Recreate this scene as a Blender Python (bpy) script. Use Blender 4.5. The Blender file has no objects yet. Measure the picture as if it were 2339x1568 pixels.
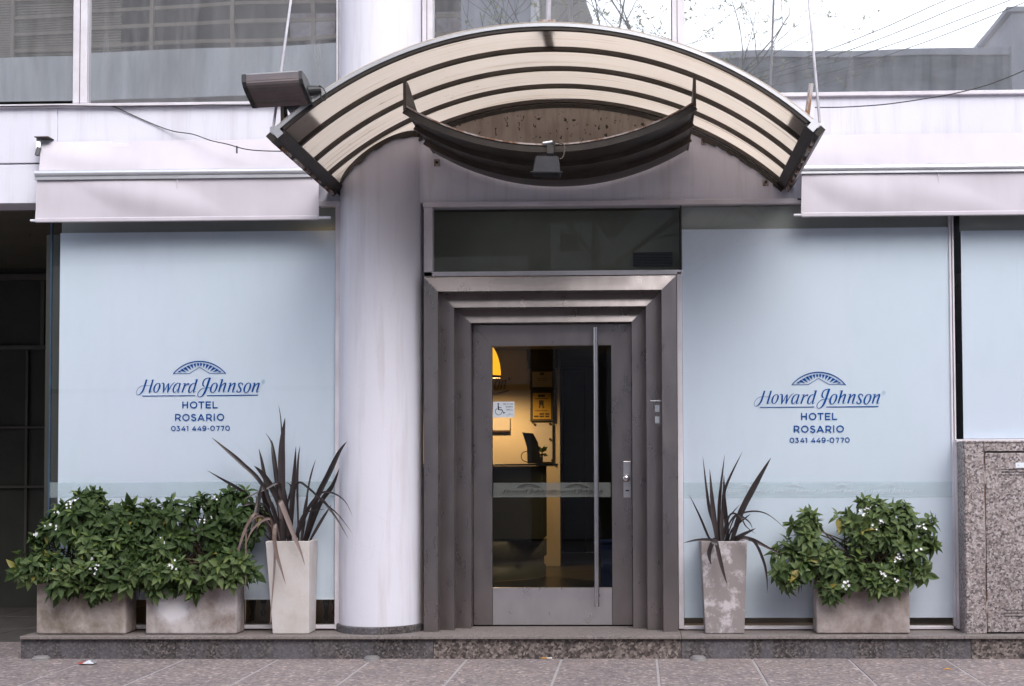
import bpy, bmesh, math, random
from mathutils import Vector, Matrix, Euler, noise
random.seed(7)
R = math.radians
sc = bpy.context.scene
C = sc.collection

# ------------------------------------------------------------------ camera
W, H, F = 2339.0, 1568.0, 3000.0          # layout units of the photograph, focal length in the same units
CAM = Vector((0.0, -10.0, 1.427))
VPX, VPY = 1455.0, 1060.0                 # where the facade normal vanishes
rot = (Matrix.Rotation(R(1.68), 3, 'Z') @ Matrix.Rotation(R(91.97), 3, 'X') @ Matrix.Rotation(R(-0.25), 3, 'Z'))
_d = rot.transposed() @ Vector((0, 1, 0))
PPX = VPX - F * _d.x / -_d.z
PPY = VPY + F * _d.y / -_d.z
cam_data = bpy.data.cameras.new('camera')
cam = bpy.data.objects.new('camera', cam_data)
C.objects.link(cam)
cam.location = CAM
cam.rotation_euler = rot.to_euler()
cam_data.sensor_width = 36.0
cam_data.lens = F / W * 36.0
cam_data.shift_x = (W / 2 - PPX) / W
cam_data.shift_y = (PPY - H / 2) / W
cam_data.clip_start = 0.05
cam_data.clip_end = 2000
sc.camera = cam

def at(px, py, Y):
    """a point of the picture set at the depth plane Y of the street"""
    d = rot @ Vector(((px - PPX) / F, -(py - PPY) / F, -1.0))
    t = (Y - CAM.y) / d.y
    return CAM + d * t

# ------------------------------------------------------------------ world, sun, exposure
SUN_EL, SUN_AZ = 46.0, 22.0               # azimuth: degrees to the right of the street-side normal
world = bpy.data.worlds.new('World')
sc.world = world
world.use_nodes = True
wn = world.node_tree
wn.nodes.clear()
sky = wn.nodes.new('ShaderNodeTexSky')
sky.sky_type = 'NISHITA'
sky.sun_disc = False
sky.sun_elevation = R(SUN_EL)
sky.sun_rotation = R(180 - SUN_AZ)
sky.air_density = 1.0
sky.dust_density = 2.0
hs = wn.nodes.new('ShaderNodeHueSaturation')
hs.inputs['Saturation'].default_value = 0.50
hs.inputs['Value'].default_value = 1.0
bg = wn.nodes.new('ShaderNodeBackground')
bg.inputs['Strength'].default_value = 0.15
wo = wn.nodes.new('ShaderNodeOutputWorld')
wn.links.new(sky.outputs[0], hs.inputs['Color'])
wn.links.new(hs.outputs[0], bg.inputs['Color'])
wn.links.new(bg.outputs[0], wo.inputs['Surface'])
sun_d = bpy.data.lights.new('sun', 'SUN')
sun_d.energy = 0.55
sun_d.angle = R(48)
sun_d.color = (1.0, 0.965, 0.94)
sun = bpy.data.objects.new('sun', sun_d)
C.objects.link(sun)
sv = Vector((math.sin(R(SUN_AZ)) * math.cos(R(SUN_EL)), -math.cos(R(SUN_AZ)) * math.cos(R(SUN_EL)), math.sin(R(SUN_EL))))
sun.rotation_euler = sv.to_track_quat('Z', 'Y').to_euler()
sun.location = (3, -12, 20)
sc.view_settings.view_transform = 'Standard'
sc.view_settings.look = 'None'
sc.view_settings.exposure = 1.38
sc.view_settings.gamma = 1.0
sc.view_settings.use_curve_mapping = False
sc.render.engine = 'CYCLES'
sc.cycles.max_bounces = 10
sc.cycles.transparent_max_bounces = 16
sc.cycles.diffuse_bounces = 4
sc.cycles.glossy_bounces = 4
sc.cycles.sample_clamp_indirect = 6.0
sc.cycles.caustics_reflective = False
sc.cycles.caustics_refractive = False

# ------------------------------------------------------------------ materials
def mat_base(name):
    m = bpy.data.materials.new(name)
    m.use_nodes = True
    nt = m.node_tree
    b = nt.nodes['Principled BSDF']
    return m, nt, b

def node(nt, t, **kw):
    n = nt.nodes.new(t)
    for k, v in kw.items():
        if hasattr(n, k):
            setattr(n, k, v)
        else:
            n.inputs[k].default_value = v
    return n

def ramp(nt, stops):
    r = nt.nodes.new('ShaderNodeValToRGB')
    e = r.color_ramp.elements
    while len(e) < len(stops):
        e.new(0.5)
    for el, (p, c) in zip(e, stops):
        el.position = p
        el.color = (c[0], c[1], c[2], 1) if not isinstance(c, float) else (c, c, c, 1)
    return r

def coords(nt, scale=(1, 1, 1), kind='Object'):
    tc = nt.nodes.new('ShaderNodeTexCoord')
    mp = nt.nodes.new('ShaderNodeMapping')
    mp.inputs['Scale'].default_value = scale
    nt.links.new(tc.outputs[kind], mp.inputs['Vector'])
    return mp.outputs[0]

def world_coords(nt, scale=(1, 1, 1)):
    g = nt.nodes.new('ShaderNodeNewGeometry')
    mp = nt.nodes.new('ShaderNodeMapping')
    mp.inputs['Scale'].default_value = scale
    nt.links.new(g.outputs['Position'], mp.inputs['Vector'])
    return mp.outputs[0]

def noise_tex(nt, vec, scale, detail=4.0, rough=0.55, dist=0.0):
    n = node(nt, 'ShaderNodeTexNoise')
    n.inputs['Scale'].default_value = scale
    n.inputs['Detail'].default_value = detail
    n.inputs['Roughness'].default_value = rough
    n.inputs['Distortion'].default_value = dist
    nt.links.new(vec, n.inputs['Vector'])
    return n.outputs['Fac']

def mixc(nt, fac, a, b, blend='MIX'):
    m = nt.nodes.new('ShaderNodeMix')
    m.data_type = 'RGBA'
    m.blend_type = blend
    for sock, v in ((m.inputs[0], fac), (m.inputs[6], a), (m.inputs[7], b)):
        if hasattr(v, 'is_output'):
            nt.links.new(v, sock)
        elif isinstance(v, (int, float)):
            sock.default_value = v
        else:
            sock.default_value = (v[0], v[1], v[2], 1)
    return m.outputs[2]

def bump(nt, b, h, strength=0.2, dist=0.01):
    bp = nt.nodes.new('ShaderNodeBump')
    bp.inputs['Strength'].default_value = strength
    bp.inputs['Distance'].default_value = dist
    nt.links.new(h, bp.inputs['Height'])
    nt.links.new(bp.outputs[0], b.inputs['Normal'])

def spotted(name, c1, c2, scale=3.0, rough=0.6, metallic=0.0, bstr=0.1, bscale=60.0, stretch=(1, 1, 1), lo=0.35, hi=0.7, spec=0.5):
    """two related tones wandering over a surface, with fine relief"""
    m, nt, b = mat_base(name)
    v = world_coords(nt, stretch)
    f = noise_tex(nt, v, scale, 6, 0.6)
    r = ramp(nt, [(lo, c1), (hi, c2)])
    nt.links.new(f, r.inputs[0])
    nt.links.new(r.outputs[0], b.inputs['Base Color'])
    b.inputs['Roughness'].default_value = rough
    b.inputs['Metallic'].default_value = metallic
    b.inputs['Specular IOR Level'].default_value = spec
    if bstr:
        bump(nt, b, noise_tex(nt, v, bscale, 3), bstr, 0.004)
    return m

M = {}
M['frame'] = spotted('white_frame_enamel', (0.60, 0.56, 0.60), (0.74, 0.71, 0.76), 4, 0.42, 0, 0.05, 50)
M['alu'] = spotted('aluminium', (0.62, 0.62, 0.65), (0.72, 0.72, 0.75), 4, 0.36, 0.7, 0.03, 80)
M['rod'] = spotted('white_rod_paint', (0.62, 0.60, 0.66), (0.78, 0.77, 0.82), 9, 0.5, 0.0, 0.05, 80)
M['bronze'] = spotted('dark_bronze_metal', (0.030, 0.024, 0.020), (0.055, 0.044, 0.037), 5, 0.42, 0.0, 0.08, 60, spec=0.35)
M['bronze_rib'] = spotted('brown_rib_metal', (0.055, 0.043, 0.036), (0.09, 0.072, 0.06), 6, 0.45, 0.0, 0.08, 60, spec=0.35)
M['black'] = spotted('black_plastic', (0.012, 0.012, 0.013), (0.022, 0.022, 0.024), 8, 0.5, 0, 0.06, 60)
M['cable'] = spotted('cable_rubber', (0.02, 0.022, 0.02), (0.035, 0.036, 0.033), 8, 0.6, 0, 0, 60)
M['dark_grey'] = spotted('dark_grey_housing', (0.026, 0.026, 0.030), (0.040, 0.040, 0.045), 8, 0.55, 0.0, 0.1, 90, spec=0.15)
M['cap_metal'] = spotted('dull_cap_metal', (0.20, 0.19, 0.19), (0.28, 0.27, 0.27), 8, 0.55, 0.0, 0.1, 90)
M['grey_metal'] = spotted('grey_cast_metal', (0.075, 0.075, 0.08), (0.11, 0.11, 0.118), 8, 0.5, 0.0, 0.1, 90)
M['rust'] = spotted('rusty_pipe_paint', (0.16, 0.07, 0.03), (0.42, 0.36, 0.34), 14, 0.7, 0, 0.2, 60, (1, 1, 0.4), 0.42, 0.55)
M['pipe_paint'] = spotted('peeling_pipe_paint', (0.47, 0.43, 0.43), (0.26, 0.12, 0.045), 9, 0.7, 0, 0.2, 60, (1, 1, 0.35), 0.5, 0.58)
M['asphalt'] = spotted('asphalt', (0.075, 0.074, 0.074), (0.115, 0.112, 0.11), 5, 0.85, 0, 0.35, 120)
M['mortar'] = spotted('pale_mortar', (0.34, 0.315, 0.32), (0.43, 0.40, 0.405), 8, 0.9, 0, 0.2, 90)
M['soil'] = spotted('potting_soil', (0.02, 0.014, 0.01), (0.05, 0.036, 0.026), 20, 0.95, 0, 0.4, 80)
M['stem'] = spotted('shrub_stem', (0.07, 0.055, 0.03), (0.13, 0.10, 0.06), 20, 0.8, 0, 0.2, 80)
M['petal'] = spotted('white_petal', (0.80, 0.79, 0.80), (0.86, 0.86, 0.86), 20, 0.6, 0, 0, 80)
M['ink'] = spotted('blue_vinyl', (0.001, 0.060, 0.25), (0.002, 0.070, 0.29), 3, 0.5, 0, 0, 50, spec=0.1)
M['ink_pale'] = spotted('pale_blue_vinyl', (0.30, 0.46, 0.56), (0.33, 0.50, 0.60), 3, 0.4, 0, 0, 50)
M['ink_grey'] = spotted('grey_etching', (0.020, 0.022, 0.020), (0.028, 0.03, 0.028), 3, 0.5, 0, 0, 50)
M['ink_black'] = spotted('black_print', (0.012, 0.012, 0.016), (0.018, 0.018, 0.022), 3, 0.5, 0, 0, 50)
M['paper'] = spotted('white_sticker', (0.70, 0.74, 0.80), (0.74, 0.78, 0.84), 3, 0.5, 0, 0, 50)
M['door_dark'] = spotted('dark_lobby_door', (0.034, 0.028, 0.018), (0.044, 0.037, 0.026), 3, 0.6, 0, 0, 50)
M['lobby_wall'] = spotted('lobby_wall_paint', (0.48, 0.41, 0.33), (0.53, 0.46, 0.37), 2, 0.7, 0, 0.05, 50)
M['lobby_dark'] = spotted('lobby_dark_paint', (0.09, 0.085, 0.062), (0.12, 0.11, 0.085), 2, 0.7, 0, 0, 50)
M['lobby_ceiling'] = spotted('lobby_ceiling_paint', (0.16, 0.15, 0.14), (0.2, 0.19, 0.18), 2, 0.8, 0, 0, 50)
M['lobby_floor'] = spotted('lobby_floor_stone', (0.05, 0.046, 0.04), (0.075, 0.07, 0.06), 3, 0.3, 0, 0, 50)
M['desk_front'] = spotted('desk_olive_laminate', (0.14, 0.135, 0.10), (0.17, 0.16, 0.12), 3, 0.35, 0, 0, 50)
M['desk_base'] = spotted('desk_cream_base', (0.26, 0.25, 0.21), (0.32, 0.31, 0.26), 3, 0.4, 0, 0, 50)
M['bronze_letter'] = spotted('bronze_lettering', (0.05, 0.026, 0.010), (0.075, 0.04, 0.018), 3, 0.4, 0.3, 0, 50)
M['gold'] = spotted('gold_certificate', (0.42, 0.26, 0.045), (0.52, 0.33, 0.07), 3, 0.4, 0.0, 0, 50)
M['certificate'] = spotted('certificate_paper', (0.42, 0.38, 0.36), (0.48, 0.44, 0.42), 3, 0.4, 0, 0, 50)
M['blue_bin'] = spotted('blue_plastic', (0.008, 0.03, 0.2), (0.012, 0.045, 0.26), 3, 0.45, 0, 0, 50)
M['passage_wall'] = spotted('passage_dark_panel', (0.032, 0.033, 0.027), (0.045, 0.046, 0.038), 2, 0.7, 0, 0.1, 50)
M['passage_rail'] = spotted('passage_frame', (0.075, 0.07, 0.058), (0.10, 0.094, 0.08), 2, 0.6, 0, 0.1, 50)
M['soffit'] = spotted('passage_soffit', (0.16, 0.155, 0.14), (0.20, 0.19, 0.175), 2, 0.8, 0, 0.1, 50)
M['opp_concrete'] = spotted('stained_concrete', (0.50, 0.48, 0.47), (0.74, 0.72, 0.71), 1.6, 0.85, 0, 0.3, 20, (1.6, 1, 0.22), 0.36, 0.62)
M['opp_brick'] = spotted('dark_brick', (0.14, 0.14, 0.155), (0.27, 0.28, 0.305), 2.2, 0.9, 0, 0.4, 20, (0.6, 1, 1.6))
M['opp_trim'] = spotted('pale_coping', (0.44, 0.43, 0.46), (0.52, 0.51, 0.54), 2, 0.8, 0, 0.2, 20)
M['opp_screen'] = spotted('brown_screen_metal', (0.22, 0.165, 0.12), (0.34, 0.265, 0.20), 3, 0.6, 0, 0.1, 20)
M['opp_dark'] = spotted('shadowed_loggia', (0.05, 0.045, 0.042), (0.08, 0.07, 0.066), 2, 0.8, 0, 0.1, 20)
M['bark'] = spotted('grey_bark', (0.05, 0.048, 0.04), (0.10, 0.095, 0.08), 9, 0.9, 0, 0.5, 30, (1, 1, 0.3))
M['bud'] = spotted('yellow_green_buds', (0.24, 0.25, 0.06), (0.34, 0.33, 0.10), 9, 0.7, 0, 0, 30)
M['cloth_pink'] = spotted('washing_cloth', (0.35, 0.25, 0.26), (0.6, 0.56, 0.58), 5, 0.9, 0, 0, 30)
M['cigarette'] = spotted('cigarette_paper', (0.75, 0.73, 0.7), (0.8, 0.78, 0.75), 9, 0.8, 0, 0, 30)
M['orange'] = spotted('orange_filter', (0.55, 0.25, 0.04), (0.65, 0.32, 0.06), 9, 0.8, 0, 0, 30)
M['red'] = spotted('red_foil', (0.5, 0.08, 0.06), (0.55, 0.1, 0.08), 9, 0.4, 0, 0, 30)

def paint_mat(name, c1, c2, crack=0.5):
    m, nt, b = mat_base(name)
    v = world_coords(nt)
    r = ramp(nt, [(0.3, c1), (0.7, c2)])
    nt.links.new(noise_tex(nt, v, 1.4, 6), r.inputs[0])
    d = ramp(nt, [(0.50, (1.0, 1.0, 1.0)), (0.80, (0.80, 0.775, 0.74))])
    nt.links.new(noise_tex(nt, world_coords(nt, (7, 7, 0.5)), 1.6, 7, 0.65), d.inputs[0])
    c = mixc(nt, 1.0, r.outputs[0], d.outputs[0], 'MULTIPLY')
    sc_ = ramp(nt, [(0.66, (1.0, 1.0, 1.0)), (0.78, (0.72, 0.69, 0.66))])
    nt.links.new(noise_tex(nt, v, 5.5, 8, 0.72), sc_.inputs[0])
    c = mixc(nt, 0.6, c, sc_.outputs[0], 'MULTIPLY')
    vo = nt.nodes.new('ShaderNodeTexVoronoi')
    vo.feature = 'DISTANCE_TO_EDGE'
    vo.inputs['Scale'].default_value = 1.7
    nz = nt.nodes.new('ShaderNodeTexNoise')
    nz.inputs['Scale'].default_value = 6.0
    nz.inputs['Detail'].default_value = 6.0
    nt.links.new(v, nz.inputs['Vector'])
    add = nt.nodes.new('ShaderNodeVectorMath')
    add.operation = 'MULTIPLY_ADD'
    add.inputs[1].default_value = (0.22, 0.22, 0.22)
    nt.links.new(nz.outputs['Color'], add.inputs[0])
    nt.links.new(v, add.inputs[2])
    nt.links.new(add.outputs[0], vo.inputs['Vector'])
    cr = ramp(nt, [(0.0, 1.0), (0.007, 0.0)])
    nt.links.new(vo.outputs['Distance'], cr.inputs[0])
    mk = ramp(nt, [(0.54, 0.0), (0.62, crack)])
    nt.links.new(noise_tex(nt, v, 1.1, 2), mk.inputs[0])
    mm = node(nt, 'ShaderNodeMath', operation='MULTIPLY')
    nt.links.new(cr.outputs[0], mm.inputs[0])
    nt.links.new(mk.outputs[0], mm.inputs[1])
    c = mixc(nt, mm.outputs[0], c, (0.36, 0.33, 0.33))
    nt.links.new(c, b.inputs['Base Color'])
    b.inputs['Roughness'].default_value = 0.68
    b.inputs['Specular IOR Level'].default_value = 0.3
    bump(nt, b, noise_tex(nt, v, 85, 4), 0.22, 0.003)
    return m
M['paint'] = paint_mat('lavender_white_paint', (0.685, 0.672, 0.755), (0.735, 0.724, 0.805), 0.2)
M['paint_column'] = paint_mat('column_paint', (0.68, 0.665, 0.74), (0.73, 0.715, 0.79), 0.12)

def fabric_mat():
    m, nt, b = mat_base('awning_canvas')
    v = world_coords(nt)
    f = noise_tex(nt, v, 2.0, 5)
    r = ramp(nt, [(0.3, (0.55, 0.51, 0.555)), (0.75, (0.59, 0.55, 0.595))])
    nt.links.new(f, r.inputs[0])
    g = noise_tex(nt, world_coords(nt, (2.5, 1, 0.5)), 2.0, 6)
    rg = ramp(nt, [(0.35, 0.94), (0.6, 1.0)])
    nt.links.new(g, rg.inputs[0])
    nt.links.new(mixc(nt, 1.0, r.outputs[0], rg.outputs[0], 'MULTIPLY'), b.inputs['Base Color'])
    b.inputs['Roughness'].default_value = 0.85
    b.inputs['Specular IOR Level'].default_value = 0.2
    bump(nt, b, noise_tex(nt, v, 220, 2), 0.25, 0.002)
    return m
M['fabric'] = fabric_mat()

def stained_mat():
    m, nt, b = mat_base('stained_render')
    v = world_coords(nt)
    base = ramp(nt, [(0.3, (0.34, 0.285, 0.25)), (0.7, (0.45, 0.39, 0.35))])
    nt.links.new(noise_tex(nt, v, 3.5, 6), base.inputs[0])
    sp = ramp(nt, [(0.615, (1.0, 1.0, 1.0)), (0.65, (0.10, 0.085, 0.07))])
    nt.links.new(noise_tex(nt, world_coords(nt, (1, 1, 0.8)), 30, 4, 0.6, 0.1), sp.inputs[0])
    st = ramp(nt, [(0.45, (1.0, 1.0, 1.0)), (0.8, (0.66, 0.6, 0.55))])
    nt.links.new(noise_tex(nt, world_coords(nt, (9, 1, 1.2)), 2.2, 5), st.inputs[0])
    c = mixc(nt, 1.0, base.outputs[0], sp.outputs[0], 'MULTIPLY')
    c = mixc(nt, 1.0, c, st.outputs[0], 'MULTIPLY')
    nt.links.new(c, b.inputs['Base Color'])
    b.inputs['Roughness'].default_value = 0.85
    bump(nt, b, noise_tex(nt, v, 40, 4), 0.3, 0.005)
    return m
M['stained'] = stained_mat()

def steel_mat(name, c1, c2, rough):
    m, nt, b = mat_base(name)
    v = world_coords(nt, (3, 3, 1.2))
    r = ramp(nt, [(0.3, c1), (0.72, c2)])
    nt.links.new(noise_tex(nt, v, 1.6, 6, 0.6), r.inputs[0])
    nt.links.new(r.outputs[0], b.inputs['Base Color'])
    b.inputs['Metallic'].default_value = 0.95
    rr = ramp(nt, [(0.3, rough - 0.06), (0.7, rough + 0.08)])
    nt.links.new(noise_tex(nt, v, 4, 5), rr.inputs[0])
    nt.links.new(rr.outputs[0], b.inputs['Roughness'])
    b.inputs['Anisotropic'].default_value = 0.4
    return m
M['steel'] = steel_mat('brushed_steel_dark', (0.29, 0.256, 0.248), (0.355, 0.318, 0.31), 0.31)
M['steel_light'] = steel_mat('brushed_steel_light', (0.60, 0.57, 0.58), (0.70, 0.67, 0.68), 0.32)
M['steel_bar'] = steel_mat('polished_bar', (0.50, 0.48, 0.5), (0.58, 0.56, 0.58), 0.2)

def canopy_mat():
    m, nt, b = mat_base('dirty_opal_sheet')
    # streaks of dirt run along the arc: stretched in the arc direction, fine across (Y)
    v = world_coords(nt, (0.45, 20, 0.45))
    r = ramp(nt, [(0.30, (0.52, 0.44, 0.345)), (0.41, (0.84, 0.775, 0.705)), (0.78, (0.895, 0.85, 0.80))])
    nt.links.new(noise_tex(nt, v, 1.6, 7, 0.62, 0.15), r.inputs[0])
    sp = ramp(nt, [(0.70, (1, 1, 1)), (0.76, (0.45, 0.36, 0.25))])
    nt.links.new(noise_tex(nt, world_coords(nt, (2, 9, 2)), 5.0, 3), sp.inputs[0])
    col = mixc(nt, 1.0, r.outputs[0], sp.outputs[0], 'MULTIPLY')
    nt.links.new(col, b.inputs['Base Color'])
    b.inputs['Roughness'].default_value = 0.45
    tr = nt.nodes.new('ShaderNodeBsdfTranslucent')
    nt.links.new(col, tr.inputs['Color'])
    mx = nt.nodes.new('ShaderNodeMixShader')
    mx.inputs[0].default_value = 0.78
    nt.links.new(b.outputs[0], mx.inputs[1])
    nt.links.new(tr.outputs[0], mx.inputs[2])
    out = [n for n in nt.nodes if n.type == 'OUTPUT_MATERIAL'][0]
    nt.links.new(mx.outputs[0], out.inputs['Surface'])
    return m
M['canopy_sheet'] = canopy_mat()

def glass_mat(name, tint=(0.93, 0.96, 0.95), boost=1.0, rough=0.0):
    """a thin pane: straight-through light plus a Fresnel mirror"""
    m, nt, b = mat_base(name)
    nt.nodes.remove(b)
    t = node(nt, 'ShaderNodeBsdfTransparent')
    t.inputs['Color'].default_value = (*tint, 1)
    g = node(nt, 'ShaderNodeBsdfGlossy')
    g.inputs['Roughness'].default_value = rough
    fr = node(nt, 'ShaderNodeFresnel')
    fr.inputs['IOR'].default_value = 1.5
    mul = node(nt, 'ShaderNodeMath', operation='MULTIPLY')
    mul.inputs[1].default_value = boost
    nt.links.new(fr.outputs[0], mul.inputs[0])
    # mirror on the outer side of each face only; light leaving the pane passes straight through
    ge = node(nt, 'ShaderNodeNewGeometry')
    inv = node(nt, 'ShaderNodeMath', operation='SUBTRACT')
    inv.inputs[0].default_value = 1.0
    nt.links.new(ge.outputs['Backfacing'], inv.inputs[1])
    m2 = node(nt, 'ShaderNodeMath', operation='MULTIPLY')
    nt.links.new(mul.outputs[0], m2.inputs[0])
    nt.links.new(inv.outputs[0], m2.inputs[1])
    mul = m2
    mx = node(nt, 'ShaderNodeMixShader')
    nt.links.new(mul.outputs[0], mx.inputs[0])
    nt.links.new(t.outputs[0], mx.inputs[1])
    nt.links.new(g.outputs[0], mx.inputs[2])
    out = [n for n in nt.nodes if n.type == 'OUTPUT_MATERIAL'][0]
    nt.links.new(mx.outputs[0], out.inputs['Surface'])
    return m
M['glass'] = glass_mat('clear_glass', (0.985, 0.998, 0.997))
M['glass_door'] = glass_mat('door_glass', (0.86, 0.88, 0.82), 1.0)
M['glass_edge'] = spotted('glass_edge_blue', (0.035, 0.06, 0.09), (0.05, 0.085, 0.13), 6, 0.2, 0, 0, 50)

def coated_glass():
    m, nt, b = mat_base('sun_coated_glass')
    b.inputs['Base Color'].default_value = (0.035, 0.036, 0.038, 1)
    b.inputs['Roughness'].default_value = 0.6
    b.inputs['Specular IOR Level'].default_value = 0.0
    g = node(nt, 'ShaderNodeBsdfGlossy')
    g.inputs['Roughness'].default_value = 0.012
    g.inputs['Color'].default_value = (0.93, 0.96, 0.97, 1)
    v = world_coords(nt, (0.8, 0.8, 1.4))
    bp = node(nt, 'ShaderNodeBump')
    bp.inputs['Strength'].default_value = 0.5
    bp.inputs['Distance'].default_value = 0.0028
    nt.links.new(noise_tex(nt, v, 0.9, 1, 0.4), bp.inputs['Height'])
    nt.links.new(bp.outputs[0], g.inputs['Normal'])
    mx = node(nt, 'ShaderNodeMixShader')
    mx.inputs[0].default_value = 0.56
    nt.links.new(b.outputs[0], mx.inputs[1])
    nt.links.new(g.outputs[0], mx.inputs[2])
    # dusty veil outside, its grey also painting haze over the dark reflections
    d = node(nt, 'ShaderNodeBsdfDiffuse')
    d.inputs['Color'].default_value = (0.5, 0.5, 0.52, 1)
    dr = ramp(nt, [(0.35, 0.11), (0.8, 0.30)])
    nt.links.new(noise_tex(nt, world_coords(nt, (5, 1, 0.8)), 2.0, 7, 0.65), dr.inputs[0])
    mx2 = node(nt, 'ShaderNodeMixShader')
    nt.links.new(dr.outputs[0], mx2.inputs[0])
    nt.links.new(mx.outputs[0], mx2.inputs[1])
    nt.links.new(d.outputs[0], mx2.inputs[2])
    out = [n for n in nt.nodes if n.type == 'OUTPUT_MATERIAL'][0]
    nt.links.new(mx2.outputs[0], out.inputs['Surface'])
    return m
M['coated'] = coated_glass()

def film_mat(name, col, trans=0.06, lucent=0.12):
    m, nt, b = mat_base(name)
    v = world_coords(nt, (1, 1, 0.6))
    f = noise_tex(nt, v, 0.7, 3)
    r = ramp(nt, [(0.3, (col[0] * 0.95, col[1] * 1.0, col[2] * 0.955)), (0.7, col)])
    nt.links.new(f, r.inputs[0])
    sm = ramp(nt, [(0.5, 1.0), (0.85, 0.93)])
    nt.links.new(noise_tex(nt, world_coords(nt, (3, 1, 1)), 1.7, 8, 0.7), sm.inputs[0])
    nt.links.new(mixc(nt, 1.0, r.outputs[0], sm.outputs[0], 'MULTIPLY'), b.inputs['Base Color'])
    b.inputs['Roughness'].default_value = 0.6
    b.inputs['Specular IOR Level'].default_value = 0.1
    tl = node(nt, 'ShaderNodeBsdfTranslucent')
    nt.links.new(r.outputs[0], tl.inputs['Color'])
    mx = node(nt, 'ShaderNodeMixShader')
    mx.inputs[0].default_value = lucent
    nt.links.new(b.outputs[0], mx.inputs[1])
    nt.links.new(tl.outputs[0], mx.inputs[2])
    tp = node(nt, 'ShaderNodeBsdfTransparent')
    mx2 = node(nt, 'ShaderNodeMixShader')
    mx2.inputs[0].default_value = trans
    nt.links.new(mx.outputs[0], mx2.inputs[1])
    nt.links.new(tp.outputs[0], mx2.inputs[2])
    out = [n for n in nt.nodes if n.type == 'OUTPUT_MATERIAL'][0]
    nt.links.new(mx2.outputs[0], out.inputs['Surface'])
    return m
M['film'] = film_mat('frosted_film', (0.69, 0.73, 0.85), 0.04, 0.06)
M['bulkhead'] = spotted('olive_bulkhead', (0.27, 0.275, 0.21), (0.32, 0.325, 0.25), 2, 0.7, 0, 0, 50)
M['header'] = spotted('grey_header_board', (0.30, 0.31, 0.29), (0.35, 0.36, 0.34), 2, 0.7, 0, 0, 50)
M['band_mark'] = spotted('pale_etching', (0.57, 0.63, 0.71), (0.59, 0.65, 0.725), 2, 0.7, 0, 0, 50)
M['band'] = film_mat('etched_band', (0.54, 0.66, 0.70), 0.83, 0.0)
M['band_door'] = film_mat('etched_door_band', (0.20, 0.205, 0.20), 0.55, 0.0)

def concrete_mat(name, c_lo, c_hi, stain, amount, scale=4.0, blotch=None, soft=0.24):
    m, nt, b = mat_base(name)
    v = world_coords(nt)
    r = ramp(nt, [(0.32, c_lo), (0.68, c_hi)])
    nt.links.new(noise_tex(nt, v, scale, 8, 0.66, 0.05), r.inputs[0])
    s = ramp(nt, [(0.50 - 0.12 * amount, 0.0), (0.50 + soft - 0.12 * amount, 0.85)])
    nt.links.new(noise_tex(nt, world_coords(nt, (1, 1, 0.8)), scale * 1.5, 8, 0.7, 0.12), s.inputs[0])
    c = mixc(nt, s.outputs[0], r.outputs[0], stain)
    if blotch:                                  # a lime bloom with a ragged edge
        vm = nt.nodes.new('ShaderNodeVectorMath')
        vm.operation = 'DISTANCE'
        nt.links.new(v, vm.inputs[0])
        vm.inputs[1].default_value = tuple(blotch[0])
        ad = node(nt, 'ShaderNodeMath', operation='MULTIPLY_ADD')
        ad.inputs[1].default_value = 0.10
        nt.links.new(noise_tex(nt, v, 14, 6, 0.7), ad.inputs[0])
        nt.links.new(vm.outputs['Value'], ad.inputs[2])
        br = ramp(nt, [(blotch[1] * 0.75 + 0.05, 0.9), (blotch[1] * 1.1 + 0.05, 0.0)])
        nt.links.new(ad.outputs[0], br.inputs[0])
        c = mixc(nt, br.outputs[0], c, (0.68, 0.66, 0.69))
    nt.links.new(c, b.inputs['Base Color'])
    b.inputs['Roughness'].default_value = 0.82
    b.inputs['Specular IOR Level'].default_value = 0.25
    bump(nt, b, noise_tex(nt, v, 55, 5), 0.22, 0.004)
    return m
M['planter_a'] = concrete_mat('stained_planter_concrete', (0.37, 0.32, 0.295), (0.50, 0.445, 0.425), (0.17, 0.13, 0.10), 0.85, 3.2)
M['planter_b'] = concrete_mat('pale_planter_concrete', (0.40, 0.35, 0.345), (0.56, 0.51, 0.515), (0.20, 0.155, 0.13), 0.8, 3.4, (at(395, 1382, -0.262), 0.14))
M['planter_white'] = concrete_mat('smooth_white_planter', (0.56, 0.52, 0.505), (0.62, 0.58, 0.57), (0.50, 0.44, 0.39), 0.2, 3.0)
M['planter_worn'] = concrete_mat('worn_planter', (0.47, 0.43, 0.44), (0.58, 0.54, 0.56), (0.235, 0.20, 0.195), 0.95, 5.5, None, 0.10)
M['planter_c'] = concrete_mat('brown_planter_concrete', (0.33, 0.28, 0.265), (0.46, 0.405, 0.395), (0.19, 0.15, 0.13), 0.75, 3.6)

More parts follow.
